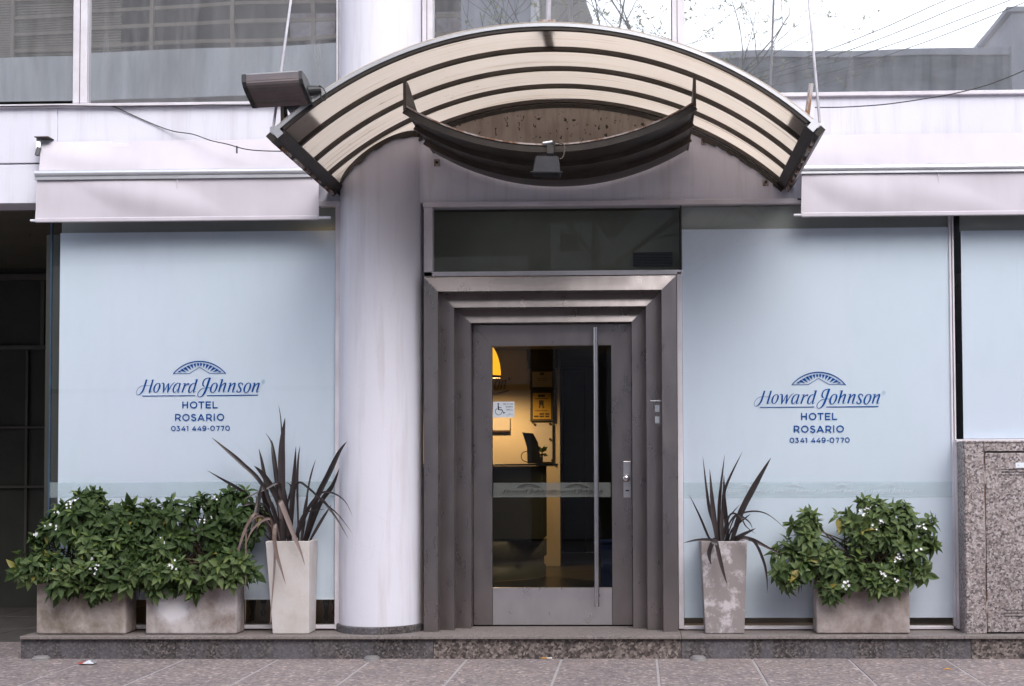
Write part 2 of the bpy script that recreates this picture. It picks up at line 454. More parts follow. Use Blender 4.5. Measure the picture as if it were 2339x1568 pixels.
def granite_mat(name, cols, cell, streak=None):
    m, nt, b = mat_base(name)
    v = world_coords(nt)
    # wobble the cells so the flakes are ragged
    nz = nt.nodes.new('ShaderNodeTexNoise')
    nz.inputs['Scale'].default_value = cell * 0.8
    nt.links.new(v, nz.inputs['Vector'])
    add = nt.nodes.new('ShaderNodeVectorMath')
    add.operation = 'MULTIPLY_ADD'
    add.inputs[1].default_value = (0.9 / cell,) * 3
    nt.links.new(nz.outputs['Color'], add.inputs[0])
    nt.links.new(v, add.inputs[2])
    vo = nt.nodes.new('ShaderNodeTexVoronoi')
    vo.inputs['Scale'].default_value = cell
    nt.links.new(add.outputs[0], vo.inputs['Vector'])
    sep = nt.nodes.new('ShaderNodeSeparateColor')
    nt.links.new(vo.outputs['Color'], sep.inputs[0])
    r = ramp(nt, cols)
    nt.links.new(sep.outputs[0], r.inputs[0])
    c = r.outputs[0]
    big = ramp(nt, [(0.3, 0.78), (0.7, 1.0)])
    nt.links.new(noise_tex(nt, v, 2.0, 4), big.inputs[0])
    c = mixc(nt, 1.0, c, big.outputs[0], 'MULTIPLY')
    if streak:
        s = ramp(nt, [(0.42, 0.0), (0.66, 0.8)])
        nt.links.new(noise_tex(nt, world_coords(nt, (3.0, 1, 0.8)), 1.5, 7, 0.7, 0.3), s.inputs[0])
        c = mixc(nt, s.outputs[0], c, streak)
    nt.links.new(c, b.inputs['Base Color'])
    b.inputs['Roughness'].default_value = 0.45 if not streak else 0.75
    bump(nt, b, noise_tex(nt, v, 120, 3), 0.1, 0.002)
    return m
M['granite'] = granite_mat('flecked_granite', [(0.0, (0.085, 0.07, 0.075)), (0.22, (0.20, 0.165, 0.165)), (0.5, (0.33, 0.275, 0.265)), (0.8, (0.44, 0.38, 0.375)), (1.0, (0.56, 0.51, 0.52))], 78)
M['granite_dark'] = granite_mat('weathered_dark_granite', [(0.0, (0.022, 0.019, 0.02)), (0.3, (0.05, 0.042, 0.043)), (0.7, (0.10, 0.083, 0.08)), (1.0, (0.19, 0.165, 0.16))], 75, (0.125, 0.12, 0.135))
M['granite_brown'] = granite_mat('brown_step_granite', [(0.0, (0.035, 0.028, 0.027)), (0.3, (0.085, 0.068, 0.063)), (0.65, (0.17, 0.138, 0.125)), (1.0, (0.31, 0.265, 0.24))], 62)
M['tread'] = granite_mat('worn_step_tread', [(0.0, (0.16, 0.135, 0.13)), (0.5, (0.22, 0.19, 0.18)), (1.0, (0.30, 0.265, 0.255))], 90, (0.20, 0.17, 0.16))

def paving_mat():
    m, nt, b = mat_base('washed_aggregate_paving')
    v = world_coords(nt)
    vo = nt.nodes.new('ShaderNodeTexVoronoi')
    vo.inputs['Scale'].default_value = 48
    nt.links.new(v, vo.inputs['Vector'])
    sep = nt.nodes.new('ShaderNodeSeparateColor')
    nt.links.new(vo.outputs['Color'], sep.inputs[0])
    r = ramp(nt, [(0.0, (0.175, 0.155, 0.155)), (0.4, (0.24, 0.212, 0.21)), (0.70, (0.275, 0.242, 0.238)), (0.9, (0.345, 0.285, 0.25)), (1.0, (0.50, 0.45, 0.44))])
    nt.links.new(sep.outputs[0], r.inputs[0])
    big = ramp(nt, [(0.3, (0.84, 0.83, 0.86)), (0.7, (1.15, 1.07, 1.06))])
    nt.links.new(noise_tex(nt, v, 1.6, 6, 0.65), big.inputs[0])
    c = mixc(nt, 1.0, r.outputs[0], big.outputs[0], 'MULTIPLY')
    g = nt.nodes.new('ShaderNodeTexVoronoi')
    g.inputs['Scale'].default_value = 3.2
    nt.links.new(v, g.inputs['Vector'])
    gr = ramp(nt, [(0.05, 0.62), (0.075, 1.0)])
    nt.links.new(g.outputs['Distance'], gr.inputs[0])
    c = mixc(nt, 1.0, c, gr.outputs[0], 'MULTIPLY')
    st = ramp(nt, [(0.54, 1.0), (0.76, 0.80)])
    nt.links.new(noise_tex(nt, v, 3.6, 8, 0.7), st.inputs[0])
    c = mixc(nt, 1.0, c, st.outputs[0], 'MULTIPLY')
    oi = nt.nodes.new('ShaderNodeObjectInfo')
    tone = ramp(nt, [(0.0, 0.96), (1.0, 1.04)])
    nt.links.new(oi.outputs['Random'], tone.inputs[0])
    c = mixc(nt, 1.0, c, tone.outputs[0], 'MULTIPLY')
    nt.links.new(c, b.inputs['Base Color'])
    b.inputs['Roughness'].default_value = 0.8
    b.inputs['Specular IOR Level'].default_value = 0.3
    bump(nt, b, vo.outputs['Distance'], 0.3, 0.006)
    return m
M['paving'] = paving_mat()

def leaf_mat(name, c1, c2, rough=0.45, sheen=0.4, lucent=0.25):
    m, nt, b = mat_base(name)
    oi = nt.nodes.new('ShaderNodeObjectInfo')
    v = world_coords(nt)
    f = noise_tex(nt, v, 9.0, 3)
    ad = node(nt, 'ShaderNodeMath', operation='ADD')
    nt.links.new(f, ad.inputs[0])
    ml = node(nt, 'ShaderNodeMath', operation='MULTIPLY_ADD')
    ml.inputs[1].default_value = 0.8
    ml.inputs[2].default_value = -0.40
    nt.links.new(oi.outputs['Random'], ml.inputs[0])
    nt.links.new(ml.outputs[0], ad.inputs[1])
    r = ramp(nt, [(0.25, c1), (0.8, c2)])
    nt.links.new(ad.outputs[0], r.inputs[0])
    nt.links.new(r.outputs[0], b.inputs['Base Color'])
    b.inputs['Roughness'].default_value = rough
    b.inputs['Specular IOR Level'].default_value = sheen
    tl = node(nt, 'ShaderNodeBsdfTranslucent')
    nt.links.new(r.outputs[0], tl.inputs['Color'])
    mx = node(nt, 'ShaderNodeMixShader')
    mx.inputs[0].default_value = lucent
    nt.links.new(b.outputs[0], mx.inputs[1])
    nt.links.new(tl.outputs[0], mx.inputs[2])
    out = [n for n in nt.nodes if n.type == 'OUTPUT_MATERIAL'][0]
    nt.links.new(mx.outputs[0], out.inputs['Surface'])
    return m
M['leaf'] = leaf_mat('shrub_leaf', (0.050, 0.085, 0.026), (0.14, 0.19, 0.074), 0.52, 0.25)
M['leaf_young'] = leaf_mat('young_shrub_leaf', (0.105, 0.155, 0.032), (0.16, 0.21, 0.055))
M['leaf_old'] = leaf_mat('yellowed_shrub_leaf', (0.20, 0.20, 0.04), (0.34, 0.27, 0.06))
M['flax'] = leaf_mat('purple_flax_blade', (0.020, 0.014, 0.0145), (0.046, 0.034, 0.034), 0.36, 0.5, 0.05)
M['flax_dry'] = leaf_mat('dry_flax_blade', (0.19, 0.135, 0.115), (0.30, 0.235, 0.215), 0.6, 0.3, 0.15)

def emit_mat(name, col, strength):
    m, nt, b = mat_base(name)
    b.inputs['Base Color'].default_value = (*col, 1)
    b.inputs['Emission Color'].default_value = (*col, 1)
    b.inputs['Emission Strength'].default_value = strength
    return m
M['lamp_shade'] = emit_mat('lit_yellow_shade', (1.0, 0.44, 0.02), 0.62)
M['lamp_bowl'] = emit_mat('lit_yellow_bowl', (1.0, 0.55, 0.05), 9.0)
M['lamp_bulb'] = emit_mat('lit_bulb', (1.0, 0.9, 0.65), 3.0)
M['downlight'] = emit_mat('lit_downlight', (1.0, 0.80, 0.6), 14.0)

def diffuser_mat():
    m, nt, b = mat_base('ribbed_diffuser')
    v = world_coords(nt)
    r = ramp(nt, [(0.3, (0.11, 0.09, 0.092)), (0.7, (0.15, 0.12, 0.118))])
    nt.links.new(noise_tex(nt, v, 6, 4), r.inputs[0])
    nt.links.new(r.outputs[0], b.inputs['Base Color'])
    b.inputs['Roughness'].default_value = 0.25
    b.inputs['Metallic'].default_value = 0.35
    return m
M['diffuser'] = diffuser_mat()

# ------------------------------------------------------------------ mesh helpers
class MB:
    def __init__(self):
        self.v, self.f = [], []
    def quad_strip(self, a, b):
        pass
    def face(self, pts):
        n = len(self.v)
        self.v += [Vector(p) for p in pts]
        self.f.append(tuple(range(n, n + len(pts))))
        return self
    def add(self, verts, faces):
        n = len(self.v)
        self.v += [Vector(p) for p in verts]
        self.f += [tuple(i + n for i in fc) for fc in faces]
        return self
    def box(self, x0, x1, y0, y1, z0, z1):
        v = [(x0, y0, z0), (x1, y0, z0), (x1, y1, z0), (x0, y1, z0), (x0, y0, z1), (x1, y0, z1), (x1, y1, z1), (x0, y1, z1)]
        return self.hexa(v)
    def hexa(self, v):
        return self.add(v, [(0, 3, 2, 1), (4, 5, 6, 7), (0, 1, 5, 4), (1, 2, 6, 5), (2, 3, 7, 6), (3, 0, 4, 7)])
    def bar(self, a, b, w, h=None, up=(0, 0, 1)):
        a, b = Vector(a), Vector(b)
        h = h or w
        d = (b - a).normalized()
        u = Vector(up)
        s = d.cross(u)
        if s.length < 1e-4:
            s = d.cross(Vector((1, 0, 0)))
        s.normalize()
        u = s.cross(d).normalized()
        v = []
        for p in (a, b):
            for i, j in ((-1, -1), (1, -1), (1, 1), (-1, 1)):
                v.append(p + s * (i * w / 2) + u * (j * h / 2))
        return self.add(v, [(0, 1, 2, 3), (7, 6, 5, 4), (0, 4, 5, 1), (1, 5, 6, 2), (2, 6, 7, 3), (3, 7, 4, 0)])
    def tube(self, pts, rad, n=8, cap=True):
        pts = [Vector(p) for p in pts]
        rr = rad if isinstance(rad, (list, tuple)) else [rad] * len(pts)
        base = len(self.v)
        ref = None
        for i, p in enumerate(pts):
            d = (pts[min(i + 1, len(pts) - 1)] - pts[max(i - 1, 0)]).normalized()
            if ref is None:
                ref = d.cross(Vector((0, 0, 1)))
                if ref.length < 1e-3:
                    ref = d.cross(Vector((0, 1, 0)))
            s = (ref - d * ref.dot(d)).normalized()
            ref = s
            u = d.cross(s)
            for k in range(n):
                a = 2 * math.pi * k / n
                self.v.append(p + (s * math.cos(a) + u * math.sin(a)) * rr[i])
        for i in range(len(pts) - 1):
            for k in range(n):
                a, b = base + i * n + k, base + i * n + (k + 1) % n
                self.f.append((a, a + n, b + n, b))
        if cap:
            self.f.append(tuple(base + k for k in range(n)))
            self.f.append(tuple(base + (len(pts) - 1) * n + k for k in reversed(range(n))))
        return self
    def lathe(self, c, prof, n=32, a0=0.0, a1=2 * math.pi):
        base = len(self.v)
        full = abs(a1 - a0 - 2 * math.pi) < 1e-6
        m = n if full else n + 1
        for r, z in prof:
            for k in range(m):
                a = a0 + (a1 - a0) * k / n
                self.v.append(Vector((c[0] + r * math.cos(a), c[1] + r * math.sin(a), c[2] + z)))
        for i in range(len(prof) - 1):
            for k in range(n):
                k2 = (k + 1) % m
                self.f.append((base + i * m + k, base + i * m + k2, base + (i + 1) * m + k2, base + (i + 1) * m + k))
        return self
    def build(self, name, mat, parent=None, smooth=False, bevel=0.0, weld=False, segs=2, **props):
        me = bpy.data.meshes.new(name)
        off = Vector((0, 0, 0))
        if parent is not None:
            q = parent
            while q is not None:
                off += q.location
                q = q.parent
        me.from_pydata([tuple(p - off) for p in self.v], [], self.f)
        if bevel or weld or smooth:
            bm = bmesh.new()
            bm.from_mesh(me)
            if weld or bevel:
                bmesh.ops.remove_doubles(bm, verts=bm.verts, dist=1e-5)
            if bevel:
                es = [e for e in bm.edges if len(e.link_faces) == 2 and e.calc_face_angle(0) > 0.5]
                bmesh.ops.bevel(bm, geom=es, offset=bevel, segments=segs, affect='EDGES', profile=0.5, clamp_overlap=True)
            bmesh.ops.recalc_face_normals(bm, faces=bm.faces)
            bm.to_mesh(me)
            bm.free()
        if smooth:
            for p in me.polygons:
                p.use_smooth = True
        me.materials.append(M[mat] if isinstance(mat, str) else mat)
        o = bpy.data.objects.new(name, me)
        C.objects.link(o)
        if parent is not None:
            o.parent = parent
        for k, v in props.items():
            o[k] = v
        return o

def thing(name, label, cat, loc=(0, 0, 0), group=None):
    o = bpy.data.objects.new(name, None)
    o.empty_display_size = 0.1
    C.objects.link(o)
    o.location = loc
    o['label'], o['category'] = label, cat
    if group:
        o['group'] = group
    return o

def tag(o, label, cat, group=None):
    o['label'], o['category'] = label, cat
    if group:
        o['group'] = group
    return o

def fx(px, Y, py=900):
    return at(px, py, Y).x
def fz(py, Y, px=1170):
    return at(px, py, Y).z
def fbox(mb, px0, px1, py0, py1, Yf, Yb):
    """a facade block from its picture edges at its front plane"""
    xm, ym = (px0 + px1) / 2, (py0 + py1) / 2
    return mb.box(at(px0, ym, Yf).x, at(px1, ym, Yf).x, Yf, Yb, at(xm, py1, Yf).z, at(xm, py0, Yf).z)

def smooth_path(pts, n=6, closed=False):
    """Catmull-Rom through tuples of any length"""
    out = []
    m = len(pts)
    rng = range(m if closed else m - 1)
    for i in rng:
        p1, p2 = pts[i % m], pts[(i + 1) % m]
        p0 = pts[(i - 1) % m] if (closed or i > 0) else p1
        p3 = pts[(i + 2) % m] if (closed or i + 2 < m) else p2
        for k in range(n):
            t = k / n
            out.append(tuple(0.5 * (2 * b + (c - a) * t + (2 * a - 5 * b + 4 * c - d) * t * t + (3 * b - a - 3 * c + d) * t ** 3)
                             for a, b, c, d in zip(p0, p1, p2, p3)))
    if not closed:
        out.append(tuple(pts[-1]))
    return out

# ------------------------------------------------------------------ setting: ground, road
STEP_Z = 0.17
M['passage_floor'] = spotted('passage_floor_shaded', (0.075, 0.066, 0.062), (0.11, 0.098, 0.094), 5, 0.6, 0, 0.1, 60)  # passage floor, its colour darkened to carry the shade inside
YS = -0.32                                  # front of the step riser
o = MB().box(-400, 400, -400, 400, -0.60, -0.125).build('ground', 'asphalt', kind='structure')
o = MB().box(-60, 60, -8.6, -3.6, -0.124, -0.115).build('road', 'asphalt', kind='structure')
sidewalk = MB().box(-60, 60, -3.45, 9, -0.122, -0.004).build('sidewalk', 'mortar', kind='structure')
MB().box(-60, 60, -3.6, -3.452, -0.122, 0.0).build('kerb', 'opp_trim', sidewalk, bevel=0.01)
far_walk = MB().box(-60, 60, -14, -8.75, -0.122, 0.0).build('opposite_pavement', 'paving', kind='structure')
MB().box(-60, 60, -8.748, -8.6, -0.122, 0.0).build('kerb', 'opp_trim', far_walk, bevel=0.01)
slab_me = None
X0 = fx(1500, YS, 1500)
for i in range(-9, 12):
    for (ya, yb) in ((YS - 1.50, YS + 0.02), (YS - 3.02, YS - 1.515)):
        x0, x1 = X0 + i * 0.697 + 0.009, X0 + (i + 1) * 0.697 - 0.009
        dz = random.uniform(-0.0015, 0.0015)
        MB().box(x0, x1, ya, yb, -0.03, dz).build('paving_slab', 'paving', sidewalk, bevel=0.003, segs=1)
# paving running into the passage on the left, its shade painted darker inside
for i in range(-12, -6):
    for j in range(4):
        x0, x1 = X0 + i * 0.697 + 0.006, X0 + (i + 1) * 0.697 - 0.006
        if x1 > -4.62:
            x1 = -4.62
        if x0 > x1 - 0.1:
            continue
        MB().box(x0, x1, YS + 0.035 + j * 0.9, YS + 0.92 + j * 0.9, -0.03, random.uniform(-0.001, 0.001)).build('paving_slab', 'paving' if j == 0 else 'passage_floor', sidewalk, bevel=0.003, segs=1)

# ------------------------------------------------------------------ entrance step
step = thing('entrance_step', 'low granite step running along the front of the building under the planters', 'step', (-1, YS, 0))
xl = fx(47, YS, 1480)
joints = [xl, fx(400, YS, 1480), fx(990, YS, 1480), fx(1556, YS, 1480), fx(2218, YS, 1480), fx(3400, YS, 1480), fx(4000, YS, 1480)]
for k in range(6):
    m = ('granite_dark', 'granite_dark', 'granite_brown', 'granite_dark', 'granite_brown', 'granite_brown')[k]
    MB().box(joints[k] + 0.0015, joints[k + 1] - 0.0015, YS, YS + 0.03, -0.02, 0.142).build('riser_slab', m, step, bevel=0.003, segs=1)
MB().box(xl + 0.03, joints[-1], YS + 0.032, 0.6, -0.02, 0.14).build('step_core', 'mortar', step)
tj = [fx(83, YS, 1450), fx(960, YS, 1450), fx(1556, YS, 1450), fx(2200, YS, 1450), fx(4000, YS, 1450)]
tj[0] = xl + 0.005
for k in range(4):
    MB().box(tj[k] + 0.001, tj[k + 1] - 0.001, YS - 0.03, 0.45, 0.146, STEP_Z).build('tread_slab', 'tread' if k != 1 else 'tread', step, bevel=0.004, segs=2)

# ------------------------------------------------------------------ hotel building
hotel = thing('hotel_building', 'white hotel front with frosted shop windows, steel doorway and mirrored upper windows', 'building', (0, 0.2, 0))
ZTOP = 9.5
# white band below the upper windows; the left part is cut above the passage
zs_l, zs_r = fz(241, 0, 400), fz(219, 0, 1900)
z_band = fz(463, 0, 1300)
xcl, xcr = fx(778, 0), fx(968, 0)
x_pass = fx(113, 0)
zb_left = fz(466, 0, 40)
def wall(x0, x1, z0, z1, y0=-0.02, y1=0.25, mat='paint', name='wall_panel'):
    return MB().box(x0, x1, y0, y1, z0, z1).build(name, mat, hotel, bevel=0.003, segs=1)
zseam = fz(376, 0, 40)
wall(-14, x_pass + 0.05, zseam + 0.006, zs_l)
wall(-14, x_pass + 0.05, zb_left, zseam - 0.006)
MB().box(-14, x_pass + 0.05, 0.0, 0.2, zseam - 0.004, zseam + 0.004).build('seam', 'bronze', hotel)
wall(x_pass + 0.053, xcl + 0.06, z_band, zs_l)
wall(xcr - 0.06, 9, z_band, zs_r)
MB().box(fx(3392, 0), 9, -0.30, 0.25, STEP_Z, z_band - 0.001).build('wall_panel', 'paint', hotel)
# sill trims
fb = MB(); fbox(fb, -300, 781, 236, 243, -0.05, 0.0); fb.build('window_sill', 'frame', hotel, bevel=0.003, segs=1)
fb = MB(); fbox(fb, 964, 2600, 212, 221, -0.05, 0.0); fb.build('window_sill', 'frame', hotel, bevel=0.003, segs=1)
MB().box(-14, 9, -0.015, 0.25, fz(-330, 0), ZTOP).build('wall_panel', 'paint', hotel)
# column
xc = (at(771, 950, 0).x + at(966, 950, 0).x) / 2
CR = 0.318
YC = 0.055
MB().lathe((xc, YC, 0), [(CR, STEP_Z + 0.05), (CR, ZTOP)], 64).build('column', 'paint_column', hotel, smooth=True)
MB().lathe((xc, YC, 0), [(0.0, STEP_Z + 0.055), (CR + 0.014, STEP_Z + 0.055), (CR + 0.02, STEP_Z + 0.048), (CR + 0.02, STEP_Z)], 64).build('column_base', 'granite_dark', hotel)

# upper windows
def pane_window(px0, px1, py_b, tilt=0.0, name='upper_window'):
    z0, z1 = fz(py_b, 0.04, (px0 + px1) / 2), fz(-330, 0.04)
    x0, x1 = fx(px0, 0.04, 100), fx(px1, 0.04, 100)
    t = math.tan(tilt) * (x1 - x0) / 2
    mb = MB()
    v = [(x0, 0.04 - t, z0), (x1, 0.04 + t, z0), (x1, 0.06 + t, z0), (x0, 0.06 - t, z0), (x0, 0.04 - t, z1), (x1, 0.04 + t, z1), (x1, 0.06 + t, z1), (x0, 0.06 - t, z1)]
    mb.hexa(v)
    return mb.build('upper_pane', 'coated', hotel)
pane_window(-700, 167, 236, 0.000)
pane_window(201, 767, 236, R(0.5))
pane_window(989, 1533, 215, R(-0.2))
pane_window(1563, 2700, 213, R(0.05))
for (a, b_, y) in ((168, 200, 236), (768, 782, 236), (964, 988, 214), (1534, 1562, 213)):
    fb = MB(); fbox(fb, a, b_, -330, y, -0.012, 0.09)
    o = fb.build('upper_mullion', 'frame', hotel, bevel=0.004, segs=1)
    cx = at((a + b_) / 2 - 1, 100, -0.012).x
    zt, zb = fz(-330, 0), fz(y, 0)
    MB().box(cx - 0.0025, cx + 0.0025, -0.0145, -0.0105, zb, zt).build('groove', 'grey_metal', o)

# lintel trim above the ground-floor glazing
fb = MB(); fbox(fb, 966, 1832, 458, 469, -0.045, 0.03); fb.build('lintel_trim', 'frame', hotel, bevel=0.003, segs=1)
fb = MB(); fbox(fb, 728, 781, 459, 471, -0.045, 0.03); fb.build('lintel_trim', 'frame', hotel, bevel=0.003, segs=1)
fb = MB(); fbox(fb, 140, 728, 459, 471, -0.045, 0.03); fb.build('lintel_trim', 'frame', hotel, bevel=0.003, segs=1)
fb = MB(); fbox(fb, 1832, 2600, 457, 468, -0.045, 0.03); fb.build('lintel_trim', 'frame', hotel, bevel=0.003, segs=1)

# ground-floor shop windows
GZ1 = fz(462, 0)
def shop_window(px0, px1, py0, py1, film_px0, film_px1, film_top, film_bot, frames):
    x0, x1 = fx(px0, 0.0, 950), fx(px1, 0.0, 950)
    xm = (px0 + px1) / 2
    z1, z0 = fz(py0, 0, xm), fz(py1, 0, xm)
    w = MB().box(x0, x1, 0.0, 0.003, z0, z1).build('shop_window', 'glass', hotel)
    fa, fb_ = fx(film_px0, 0.02, 950), fx(film_px1, 0.02, 950)
    MB().box(fa, fb_, 0.0036, 0.0044, fz(film_bot, 0.02, xm), fz(film_top, 0.02, xm)).build('frosted_film', 'film', w)
    MB().box(fa, fb_, 0.03, 0.04, fz(film_top + 1, 0.03, xm), z1).build('header_panel', 'header', w)
    for q in frames:
        f = MB(); fbox(f, *q[:4], q[4] if len(q) > 4 else -0.03, 0.05)
        f.build('window_frame', 'frame', w, bevel=0.003, segs=1)
    return w
wl = shop_window(114, 766, 470, 1430, 136, 766, 531, 1370,
    [(765, 777, 470, 1438), (250, 766, 1429, 1437)])
# blue polished edge of the free glass end
MB().box(fx(113, 0, 950) - 0.004, fx(113, 0, 950) + 0.008, -0.004, 0.02, fz(1430, 0, 113), fz(505, 0, 113)).build('glass_edge', 'glass_edge', wl)
fb = MB(); fbox(fb, 136, 765, 1366, 1369, 0.0031, 0.0034); fb.build('film_strip', 'paper', wl)
fb = MB(); fbox(fb, 113, 766, 1101, 1136, -0.0015, -0.0006); fb.build('etched_band', 'band', wl)
wr = shop_window(1560, 2179, 469, 1431, 1560, 2172, 523, 1411,
    [(1548, 1560, 621, 1437), (2180, 2184, 470, 1437, -0.02), (1561, 2179, 1431, 1438)])
fb = MB(); fbox(fb, 1561, 2178, 1101, 1137, -0.0015, -0.0006); fb.build('etched_band', 'band', wr)
w3 = shop_window(2186, 3390, 468, 1000, 2199, 3390, 523, 1000,
    [(2184, 3390, 1001, 1009, -0.08)])
fb = MB(); fbox(fb, 2173, 2178, 470, 1431, -0.012, 0.03); fb.build('window_frame', 'frame', wr, bevel=0.002, segs=1)
# the transom pane over the door
tr_x0, tr_x1 = fx(988, 0), fx(1555, 0)
trw = MB().box(tr_x0, tr_x1, 0.0, 0.012, fz(620, 0), fz(469, 0)).build('transom_window', 'glass', hotel)
for q in ((968, 988, 469, 632), (968, 1560, 619, 630), (1554, 1557, 469, 619)):
    f = MB(); fbox(f, *q, -0.03 if q[0] < 1500 else -0.004, 0.05)
    f.build('window_frame', 'frame' if q[0] < 1500 else 'bronze', trw, bevel=0.003, segs=1)
MB().box(tr_x0 - 0.3, tr_x1 + 0.01, 0.45, 0.5, fz(640, 0), fz(440, 0)).build('bulkhead', 'bulkhead', trw)
fb = MB()
for k in range(9):
    y = 577 + k * 3.6
    fbox(fb, 1446, 1536, y, y + 2.0, 0.40, 0.45)
fb.build('vent_grille', 'black', trw)

# stepped steel doorway: three nested frames, each set back from the last, head and jambs mitred
portal = MB()
PY = [-0.10, 0.005, 0.11]
DOOR_Y = 0.215
# (outer left, outer right, outer top), (inner left, inner right, inner top) in picture units
rings = [((968, 1547, 632), (1001, 1513, 665)), ((1003, 1511, 671), (1038, 1477, 702)), ((1041, 1475, 707), (1076, 1444, 737))]
Zf = STEP_Z
ring_geo = []
for k, (a, b_) in enumerate(rings):
    Y = PY[k]
    ol, orr = fx(a[0], Y, 1000), fx(a[1], Y, 1000)
    oz = fz(a[2], Y, 1250)
    il, ir = fx(b_[0], Y, 1000), fx(b_[1], Y, 1000)
    iz = fz(b_[2], Y, 1250)
    ring_geo.append([ol, orr, oz, il, ir, iz, Y])
for k, (ol, orr, oz, il, ir, iz, Y) in enumerate(ring_geo):
    Yn = ring_geo[k + 1][6] if k < 2 else DOOR_Y + 0.03
    if k:
        pol, por, poz = ring_geo[k - 1][3], ring_geo[k - 1][4], ring_geo[k - 1][5]
        ol, orr, oz = pol, por, poz
    TL = 0.012                                   # heads lean back a little
    # left jamb: face, reveal
    Yi = Y - (oz - iz) * 0.19                     # each face leans forward to its inner arris
    MB().add([(ol, Y, Zf), (il, Yi, Zf), (il, Yi, iz), (ol, Y, oz), (il, Yn, Zf), (il, Yn, iz)], [(0, 1, 2, 3), (1, 4, 5, 2)]).build('jamb_panel', 'steel', hotel)
    MB().add([(orr, Y, Zf), (ir, Yi, Zf), (ir, Yi, iz), (orr, Y, oz), (ir, Yn, Zf), (ir, Yn, iz)], [(3, 2, 1, 0), (2, 5, 4, 1)]).build('jamb_panel', 'steel', hotel)
    MB().add([(ol, Y, oz), (il, Yi, iz), (ir, Yi, iz), (orr, Y, oz), (il, Yn, iz), (ir, Yn, iz)], [(0, 1, 2, 3), (1, 4, 5, 2)]).build('head_panel', 'steel', hotel)
    # thin dark shadow gap along the inner arris
ol, orr, oz = ring_geo[0][:3]
MB().box(ol - 0.0, ol + 0.004, -0.1, 0.05, Zf, oz).build('jamb_return', 'steel', hotel)
MB().box(orr - 0.004, orr, -0.0985, 0.05, Zf, oz - 0.002).build('jamb_return', 'steel', hotel)
MB().box(ol + 0.005, orr - 0.005, -0.0985, 0.05, oz - 0.004, oz).build('head_return', 'steel', hotel)

# door leaf
il, ir, iz = ring_geo[2][3:6]
dl, dr, dz1 = il + 0.004, ir - 0.004, iz - 0.004
dz0 = STEP_Z + 0.012
door = bpy.data.objects.new('entrance_door', None)
C.objects.link(door)
door.parent = hotel
gl, gr = fx(1124, DOOR_Y, 1000), fx(1397, DOOR_Y, 1000)
gzt, gzb = fz(790, DOOR_Y, 1260), fz(1343, DOOR_Y, 1260)
def prism(mb, poly, y0, y1):
    n = len(poly)
    v = [(x, y0, z) for x, z in poly] + [(x, y1, z) for x, z in poly]
    f = [tuple(range(n)), tuple(reversed(range(n, 2 * n)))] + [(i, i + n, (i + 1) % n + n, (i + 1) % n) for i in range(n)]
    return mb.add(v, f)
prism(MB(), [(dl, dz0), (gl, dz0), (gl, gzt), (dl, dz1)], DOOR_Y, DOOR_Y + 0.05).build('door_stile', 'steel', door, bevel=0.0015, segs=1)
prism(MB(), [(gr, dz0), (dr, dz0), (dr, dz1), (gr, gzt)], DOOR_Y, DOOR_Y + 0.05).build('door_stile', 'steel', door, bevel=0.0015, segs=1)
prism(MB(), [(gl, gzt), (gr, gzt), (dr, dz1), (dl, dz1)], DOOR_Y, DOOR_Y + 0.05).build('door_head', 'steel', door, bevel=0.0015, segs=1)
MB().box(gl + 0.002, gr - 0.002, DOOR_Y + 0.001, DOOR_Y + 0.05, dz0, gzb).build('kick_plate', 'steel_light', door, bevel=0.002, segs=1)
MB().box(gl, gr, DOOR_Y + 0.03, DOOR_Y + 0.038, gzb, gzt).build('door_pane', 'glass_door', door)
fb = MB(); fbox(fb, 1127, 1395, 1103, 1136, DOOR_Y + 0.026, DOOR_Y + 0.028); fb.build('etched_band', 'band_door', door)
# pull bar
bx, by = fx(1361.5, DOOR_Y - 0.07, 1000), DOOR_Y - 0.07
hz1, hz0 = fz(748, by, 1360), fz(1386, by, 1360)
MB().tube([(bx, by, hz0), (bx, by, hz1)], 0.0195, 24).build('pull_bar', 'steel_bar', door, smooth=False)
for py in (768, 1362):
    z = fz(py, by, 1360)
    MB().tube([(bx, by, z), (bx + 0.004, DOOR_Y - 0.004, z)], 0.011, 12).build('bar_standoff', 'steel_bar', door, smooth=True)
    MB().tube([(bx + 0.004, DOOR_Y - 0.006, z), (bx + 0.004, DOOR_Y + 0.002, z)], 0.022, 20).build('standoff_rose', 'steel_bar', door, smooth=False)
fb = MB(); fbox(fb, 1424, 1441, 1054, 1137, DOOR_Y - 0.008, DOOR_Y + 0.001); fb.build('lock_plate', 'steel_light', door, bevel=0.003)
kz, kx = fz(1093, DOOR_Y - 0.05, 1430), fx(1430, DOOR_Y - 0.05, 1093)
kn = MB()
kn.lathe((0, 0, 0), [(0.0, 0.06), (0.020, 0.058), (0.030, 0.046), (0.031, 0.036), (0.024, 0.024), (0.013, 0.016), (0.013, 0.0)], 24)
kn.v = [Vector((kx + p.x, DOOR_Y - 0.006 - p.z, kz + p.y)) for p in kn.v]
kn.build('door_knob', 'steel_bar', door, smooth=True)
kz2 = fz(1121, DOOR_Y, 1432)
kx2 = fx(1433, DOOR_Y, 1121)
MB().box(kx2 - 0.014, kx2 + 0.014, DOOR_Y - 0.0095, DOOR_Y - 0.0078, kz2 - 0.005, kz2 + 0.005).build('keyhole', 'black', door)
MB().box(dl, dr, DOOR_Y + 0.06, DOOR_Y + 0.08, STEP_Z, dz0 + 0.01).build('door_gap', 'black', door)
MB().box(il - 0.03, ir + 0.03, DOOR_Y + 0.055, DOOR_Y + 0.075, dz1 - 0.02, dz1 + 0.06).build('door_leak_block', 'black', door)  # added behind the leaf edges to block lamplight leaking through the gap
